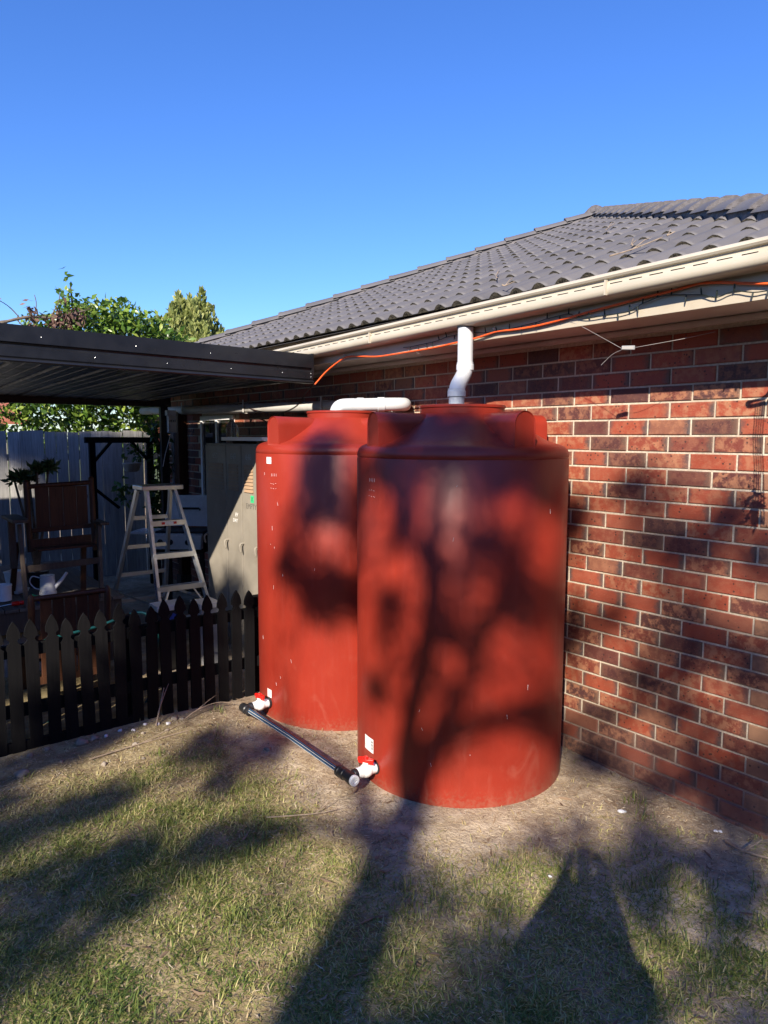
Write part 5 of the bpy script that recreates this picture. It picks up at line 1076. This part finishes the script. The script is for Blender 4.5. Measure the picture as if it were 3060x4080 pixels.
# ================================================================== TREES BEHIND THE CAMERA (they throw the dappled shade)
rr = Vector((math.cos(R(SUN_AZ)), -math.sin(R(SUN_AZ)), 0)); uu = rr.cross(-LD); uu = uu if uu.z > 0 else -uu
sE, cE = math.sin(R(SUN_EL)), math.cos(R(SUN_EL))
def LS(a, b, d):
    """point of a tree standing d metres up-sun whose shade falls at lateral a, height b"""
    s = (d + b*sE)/cE; return rr*a + uu*b - LD*s
def shade_tree(name, label, trunk, limbs, clumps, d0, leaves, leafsize, seed):
    g = random.Random(seed)
    base = LS(trunk[0][0], trunk[0][1], d0); t = thing(name, (base.x, base.y, 0), label, 'tree')
    q = MB(); P = [LS(a, b, d0) for a, b, _ in trunk]; P[0].z = -.15
    q.tube(P, [r_ for _, _, r_ in trunk], 14); q.build('trunk', M['bark'], t, smooth=True)
    pool = [(a, b) for a, b, _ in trunk]
    for lm in limbs:
        dj = g.uniform(-.35, .35); q = MB(); k = len(lm); q.tube(smooth_path([LS(a, b, d0 + dj*i/(k-1)) for i, (a, b, _) in enumerate(lm)], 3), sum([[lm[i][2]+(lm[i+1][2]-lm[i][2])*j/3 for j in range(3)] for i in range(k-1)], []) + [lm[-1][2]], 9); q.build('limb', M['bark'], t, smooth=True); pool += [(a, b) for a, b, _ in lm]
    cs = []
    q = MB()
    for (a, b, ra, rb, *dn) in clumps:
        dj = g.uniform(-.45, .45); p = LS(a, b, d0+dj); cs.append((p, ra, rb, dn[0] if dn else 1.0))
        n_ = min(pool, key=lambda z: (z[0]-a)**2 + (z[1]-b)**2 + (4 if z[1] > b else 0)); p0 = LS(n_[0], n_[1], d0)
        q.tube([p0, (p0+p)/2 + Vector((g.uniform(-.05,.05), g.uniform(-.05,.05), -.05)), p], [.014, .010, .004], 5)
    q.build('twigs', M['bark'], t, smooth=True)
    tot = sum(ra*rb*w_ for _, ra, rb, w_ in cs); PT_ = []
    for p, ra, rb, w_ in cs:
        n = int(leaves*ra*rb*w_/tot); Mx = np.array([rr, uu, LD]); k = 5                       # each clump is several drooping sprays
        sub = rng.normal(size=(k,3))*np.array([ra*.70, rb*.70, ra]); sz = rng.uniform(.35,.7,k); i_ = rng.integers(0,k,n)
        dd = rng.normal(size=(n,3))*np.array([ra*.62, rb*.85, ra])*sz[i_][:,None] + sub[i_]; PT_.append(np.array(p) + dd @ Mx)
    leaf_mesh('crown', np.concatenate(PT_), leafsize, M['gum'], t, .26, .6)
    return t
lim = [[(-.86,1.70,.060),(-.88,1.9,.055),(-.83,2.16,.052),(-.77,2.42,.050),(-.73,2.66,.050),(-.74,2.85,.046),(-.70,3.05,.035),(-.66,3.4,.02),(-.68,3.6,.01)],
       [(-.82,1.66,.055),(-.76,1.85,.045),(-.65,2.01,.040),(-.50,2.09,.038),(-.35,2.18,.036),(-.20,2.27,.030),(.1,2.32,.02),(.5,2.5,.012)],
       [(-.80,1.90,.035),(-.66,2.14,.034),(-.55,2.32,.036),(-.49,2.52,.038),(-.40,2.71,.036),(-.34,2.86,.03),(-.25,3.15,.02),(-.1,3.4,.01)],
       [(-.9,1.45,.05),(-1.15,1.75,.04),(-1.5,1.95,.03),(-1.85,2.0,.022),(-2.2,1.9,.012)],
       [(-.88,1.5,.04),(-1.2,1.53,.03),(-1.5,1.46,.026),(-1.8,1.28,.022),(-1.9,1.05,.012)],
       [(-.7,1.0,.05),(-.2,1.05,.04),(.4,1.25,.03),(.7,1.6,.02)],
       [(-.75,2.7,.03),(-1.05,3.2,.025),(-1.5,3.2,.02),(-1.7,3.6,.012)]]
clm = [(-.45,3.28,.20,.12),(-.85,3.30,.16,.12),(-1.1,3.42,.12,.14),(-.25,3.30,.12,.12),(-.6,3.45,.25,.10),(-.95,3.52,.2,.08),(-.48,2.86,.16,.055),(-.33,2.74,.07,.10),(-.55,3.10,.07,.09),(-.90,3.05,.05,.10),(-1.06,2.25,.06,.05),(-.97,2.5,.05,.12),(-.22,2.27,.10,.09),(-.62,2.5,.05,.07),(-.12,2.75,.06,.15),
       (-1.54,3.46,.14,.22),(-1.50,3.10,.15,.17),(-1.89,3.00,.09,.07),(-1.68,2.82,.10,.10),(-1.42,2.72,.07,.10),(-1.3,3.3,.1,.2),
       (-2.31,1.15,.13,.09),(-2.43,1.37,.11,.10),(-2.38,1.52,.10,.10),(-2.22,1.85,.16,.09),(-2.05,1.25,.10,.10),(-1.90,.95,.12,.08),(-1.88,1.12,.11,.09),(-1.83,1.27,.12,.07),(-1.62,1.38,.13,.05),(-1.5,1.47,.12,.05),(-1.86,1.9,.2,.06),(-1.9,1.66,.10,.05),(-1.98,.80,.12,.06),
       (-.50,1.14,.24,.12,.38),(-.30,1.20,.16,.12,.4),(-.62,1.36,.10,.06,.6),(-.05,1.62,.10,.06),(.18,1.62,.14,.08),(.43,1.66,.16,.08),(.28,1.48,.10,.06),(.55,1.45,.12,.05),(.66,1.66,.14,.10),(.0,.78,.4,.06,.5),(.35,1.02,.1,.06),(.6,1.15,.08,.12),
       (.05,2.14,.16,.07),(.35,2.06,.2,.05),(.60,1.98,.16,.07),(.82,1.92,.16,.10),(.25,1.92,.06,.03),(.55,2.16,.10,.04),(.8,2.1,.1,.06),
       (.36,3.36,.09,.05),(.62,3.19,.10,.06),(.48,3.09,.09,.06),(.30,3.15,.08,.05),(.17,3.46,.08,.05),(.55,2.71,.08,.08),(.71,2.52,.08,.09),(.30,2.55,.06,.05),(.75,3.0,.07,.08),(.15,2.8,.06,.06),(.45,2.38,.06,.04),
       (1.3,3.2,.3,.4),(1.3,2.2,.3,.4),(1.2,1.3,.3,.3),(-.4,.0,.5,.2),(.6,.1,.5,.2),(-1.4,.0,.4,.2),(-.75,3.80,.2,.05),(-.6,2.6,.34,.30,.13),(-.35,2.3,.25,.25,.10),(-.9,2.9,.25,.30,.13),(-.75,2.05,.25,.2,.10),(-1.65,2.9,.25,.25,.12),(.45,2.9,.3,.35,.16),(.5,2.4,.3,.2,.16),(-1.4,1.35,.4,.25,.08),(-2.1,1.4,.4,.25,.08),(-.3,1.45,.3,.15,.10),(.3,1.35,.3,.2,.12),(-1.7,1.75,.35,.15,.10)]
shade_tree('gum_tree', 'tall sparse gum tree in the yard whose branches shade the tanks', [(-.76,-4.3,.24),(-.77,-1.5,.21),(-.78,0,.19),(-.79,.9,.165),(-.80,1.3,.14),(-.83,1.62,.105),(-.86,1.75,.06)], [[(a,b,r_*1.25) for a,b,r_ in l] for l in lim], clm, 8.5, 36500, .105, 5)
lim2 = [[(-3.6,.6,.10),(-3.2,1.2,.06),(-2.8,1.8,.04),(-2.6,2.4,.02)], [(-3.7,.8,.10),(-4.2,1.5,.06),(-4.6,2.2,.03)], [(-3.6,1.0,.08),(-3.5,2.0,.05),(-3.3,2.9,.03)], [(-3.7,1.0,.07),(-4.8,1.2,.04),(-5.6,1.8,.02)]]
cl2 = []
for i in range(34):
    a = -2.75 - 3.6*((i*0.618) % 1.0); b = 1.15 + 2.1*((i*0.377+.13) % 1.0)
    if (a > -3.0 and b < 1.85) or (abs(a+4.3) < .62 and abs(b-2.9) < .36) or (a > -3.3 and b > 2.9): continue
    cl2.append((a, b, .34, .22))
cl2 += [(-2.66,2.1,.16,.12),(-2.62,2.4,.16,.14),(-2.52,2.66,.14,.10),(-2.85,1.95,.16,.12),(-2.55,2.85,.12,.08),(-3.1,1.45,.2,.16),(-2.95,1.75,.2,.10),(-2.88,1.15,.14,.10)]
for i in range(15): cl2.append((-4.6-4.6*((i*.618)%1.0), 4.35+1.1*((i*.377+.2)%1.0), .36, .22))
shade_tree('shade_tree', 'dense broad shade tree in the yard shading the fence and patio', [(-3.6,-4.1,.26),(-3.6,-1.5,.22),(-3.62,0,.18),(-3.64,.9,.13),(-3.65,1.2,.08)], lim2, cl2, 8.0, 70000, .15, 8)

# ---- unseen hedges added to block low sky light and deepen the shade
def hedge(x0, x1, y0, y1, h, label):
    t = thing('sky_block_hedge', ((x0+x1)/2, (y0+y1)/2, 0), label, 'hedge')
    q = MB(); nx_, ny_ = max(2, int((x1-x0)/.6)), max(2, int((y1-y0)/.6)); q.box(x0+.15, x1-.15, y0+.15, y1-.15, -.1, h-.2); q.build('woody_core', M['bark'], t)
    n = int(((x1-x0)+(y1-y0))*h*260); pts = np.stack([rng.uniform(x0,x1,n), rng.uniform(y0,y1,n), rng.uniform(0,h,n)],1); f_ = rng.integers(0,5,n)
    pts[f_==0,0] = x0; pts[f_==1,0] = x1; pts[f_==2,1] = y0; pts[f_==3,1] = y1; pts[f_==4,2] = h
    pts += rng.normal(0,.09,pts.shape); pts[:,2] = np.abs(pts[:,2]); leaf_mesh('leaves', pts, .17, M['gum'], t, .5, .1)
hedge(-5.6, -4.7, -6.0, 9.0, 3.1, 'tall clipped hedge along the side of the yard facing the house')
hedge(-4.7, 9.0, -7.2, -6.2, 4.6, 'tall hedge closing the yard behind the photographer')

# ================================================================== PHOTOGRAPHER (only the shadow reaches the picture)
pe = thing('person', (-.12, -.09, 0), 'person in dark shirt and trousers holding a phone up with both hands', 'person')
yaw = R(-37.56); fw = Vector((math.sin(R(37.56)), math.cos(R(37.56)), 0)); rt = Vector((fw.y, -fw.x, 0))
PB = Vector((0,0,0)) - fw*.10 - rt*.04
def pw_(r_, f_, z): return PB + rt*r_ + fw*f_ + Vector((0,0,z))
def mat_person():
    n = N('shirt_trousers_skin'); p = n.geo(); x, y, z = n.sep(p)
    f_ = n.math('ADD', n.math('MULTIPLY', n.math('SUBTRACT', x, PB.x), fw.x), n.math('MULTIPLY', n.math('SUBTRACT', y, PB.y), fw.y))
    head = n.math('MULTIPLY', n.math('GREATER_THAN', z, 1.56), n.math('LESS_THAN', f_, .03)); hand = n.math('MULTIPLY', n.math('GREATER_THAN', z, 1.72), n.math('GREATER_THAN', f_, .0))
    leg = n.math('LESS_THAN', z, 1.0); shoe = n.math('LESS_THAN', z, .075); v = n.noise(p, 30, 3)
    c = n.mix(leg, n.ramp(v, [(0,(.025,.035,.07)),(1,(.04,.055,.10))]), n.ramp(v, [(0,(.04,.04,.045)),(1,(.07,.07,.075))])); c = n.mix(shoe, c, (.02,.018,.016)); c = n.mix(n.math('MAXIMUM', head, hand), c, (.45,.26,.18))
    return n.set(c, .75)
def skin_body(name, nodes, edges, mat, parent, sub=2):
    me = bpy.data.meshes.new(name); off = wl(parent); me.from_pydata([tuple(n[0]-off) for n in nodes], edges, []); me.materials.append(mat)
    o = bpy.data.objects.new(name, me); C.objects.link(o); o.parent = parent
    sk = o.modifiers.new('skin', 'SKIN'); sk.use_smooth_shade = True
    lay = me.skin_vertices[0].data if me.skin_vertices else None
    if lay is None:
        bm = bmesh.new(); bm.from_mesh(me); bm.verts.layers.skin.verify(); bm.to_mesh(me); bm.free(); lay = me.skin_vertices[0].data
    for i, n in enumerate(nodes): lay[i].radius = n[1] if isinstance(n[1], tuple) else (n[1], n[1]); lay[i].use_root = i == 0
    ss = o.modifiers.new('sub', 'SUBSURF'); ss.levels = sub; ss.render_levels = sub
    return o
nodes = [(pw_(0,-.05,.95), (.165,.14)), (pw_(0,-.05,1.15), (.170,.14)), (pw_(0,-.05,1.34), (.195,.14)), (pw_(0,-.05,1.49), (.21,.12)), (pw_(0,-.05,1.575), (.095,.085)), (pw_(0,-.045,1.62), (.082,.085)), (pw_(0,-.045,1.70), (.085,.095)), (pw_(0,-.055,1.765), (.055,.065))]
edges = [(i, i+1) for i in range(7)]
HC = .04                                                        # the hands meet at the phone
for s_ in (-1, 1):
    k = len(nodes)
    nodes += [(pw_(s_*.185,-.05,1.46), .090), (pw_(s_*.19,-.02,1.43), .085), (pw_(s_*.18,.02,1.42), .080), (pw_(s_*.14+.01,.035,1.55), .070), (pw_(s_*.070+HC*.7,.045,1.70), .064), (pw_(s_*.088+HC,.05,1.79), (.030,.018))]
    edges += [(3, k)] + [(k+i, k+i+1) for i in range(5)]
    h_ = k+5
    for (dz, ln_) in ((.036,.9), (.018,1.0), (.0,.95), (-.018,.8)):
        j = len(nodes); nodes += [(pw_(s_*.076+HC, .054, 1.815+dz), .009), (pw_(s_*.064+HC, .072, 1.83+dz), .0085), (pw_(s_*(.064-.02*ln_)+HC, .074, 1.835+dz), .008)]; edges += [(h_, j), (j, j+1), (j+1, j+2)]
    j = len(nodes); nodes += [(pw_(s_*.072+HC, .036, 1.815), .010), (pw_(s_*.052+HC, .038, 1.84), .009)]; edges += [(h_, j), (j, j+1)]
    k = len(nodes)
    nodes += [(pw_(s_*.085,-.05,.86), .105), (pw_(s_*.09,-.03,.50), .080), (pw_(s_*.095,-.05,.28), .068), (pw_(s_*.11,-.06,.09), .052), (pw_(s_*.12,.06,.035), (.05,.034)), (pw_(s_*.125,.14,.03), (.045,.024))]
    edges += [(0, k)] + [(k+i, k+i+1) for i in range(5)]
skin_body('body', nodes, edges, mat_person(), pe)
q = MB(); q.lathe([(.02,.10),(.075,.078),(.106,.03),(.112,-.03),(.118,-.10),(.115,-.18),(.09,-.21)], pw_(0,-.085,1.715), 20); q.build('hair', M['hair'], pe, smooth=True)
q = MB(); q.tube([pw_(0,.040,1.695), pw_(0,.058,1.67), pw_(0,.040,1.655)], [.010,.015,.010], 8)
for s_ in (-1,1): q.lathe([(.001,-.012),(.010,-.008),(.013,0),(.010,.008),(.001,.012)], pw_(s_*.033,.033,1.70), 10)
q.tube([pw_(-.03,.032,1.625), pw_(0,.042,1.623), pw_(.03,.032,1.625)], .007, 6)
for s_ in (-1,1): q.lathe([(.001,-.014),(.022,-.008),(.028,0),(.022,.008),(.001,.014)], pw_(s_*.093,-.05,1.68), 10, axis=(rt*s_+fw*-.3))
q.build('face', M['skin'], pe, smooth=True)
ph = thing('smartphone', pw_(HC,.06,1.76), 'black smartphone held upright by the photographer', 'phone')
q = MB(); c_ = pw_(HC, .062, 1.82); q.bar(c_+Vector((0,0,-.08)), c_+Vector((0,0,.08)), .072, .008, rt); q.build('body', M['plastic_black'], ph, bevel=.003)
q = MB(); q.bar(c_-fw*.005+Vector((0,0,-.074)), c_-fw*.005+Vector((0,0,.074)), .066, .001, rt); q.build('screen', M['glass'], ph)

S.render.engine = 'CYCLES'
S.cycles.max_bounces = 6; S.cycles.transparent_max_bounces = 6
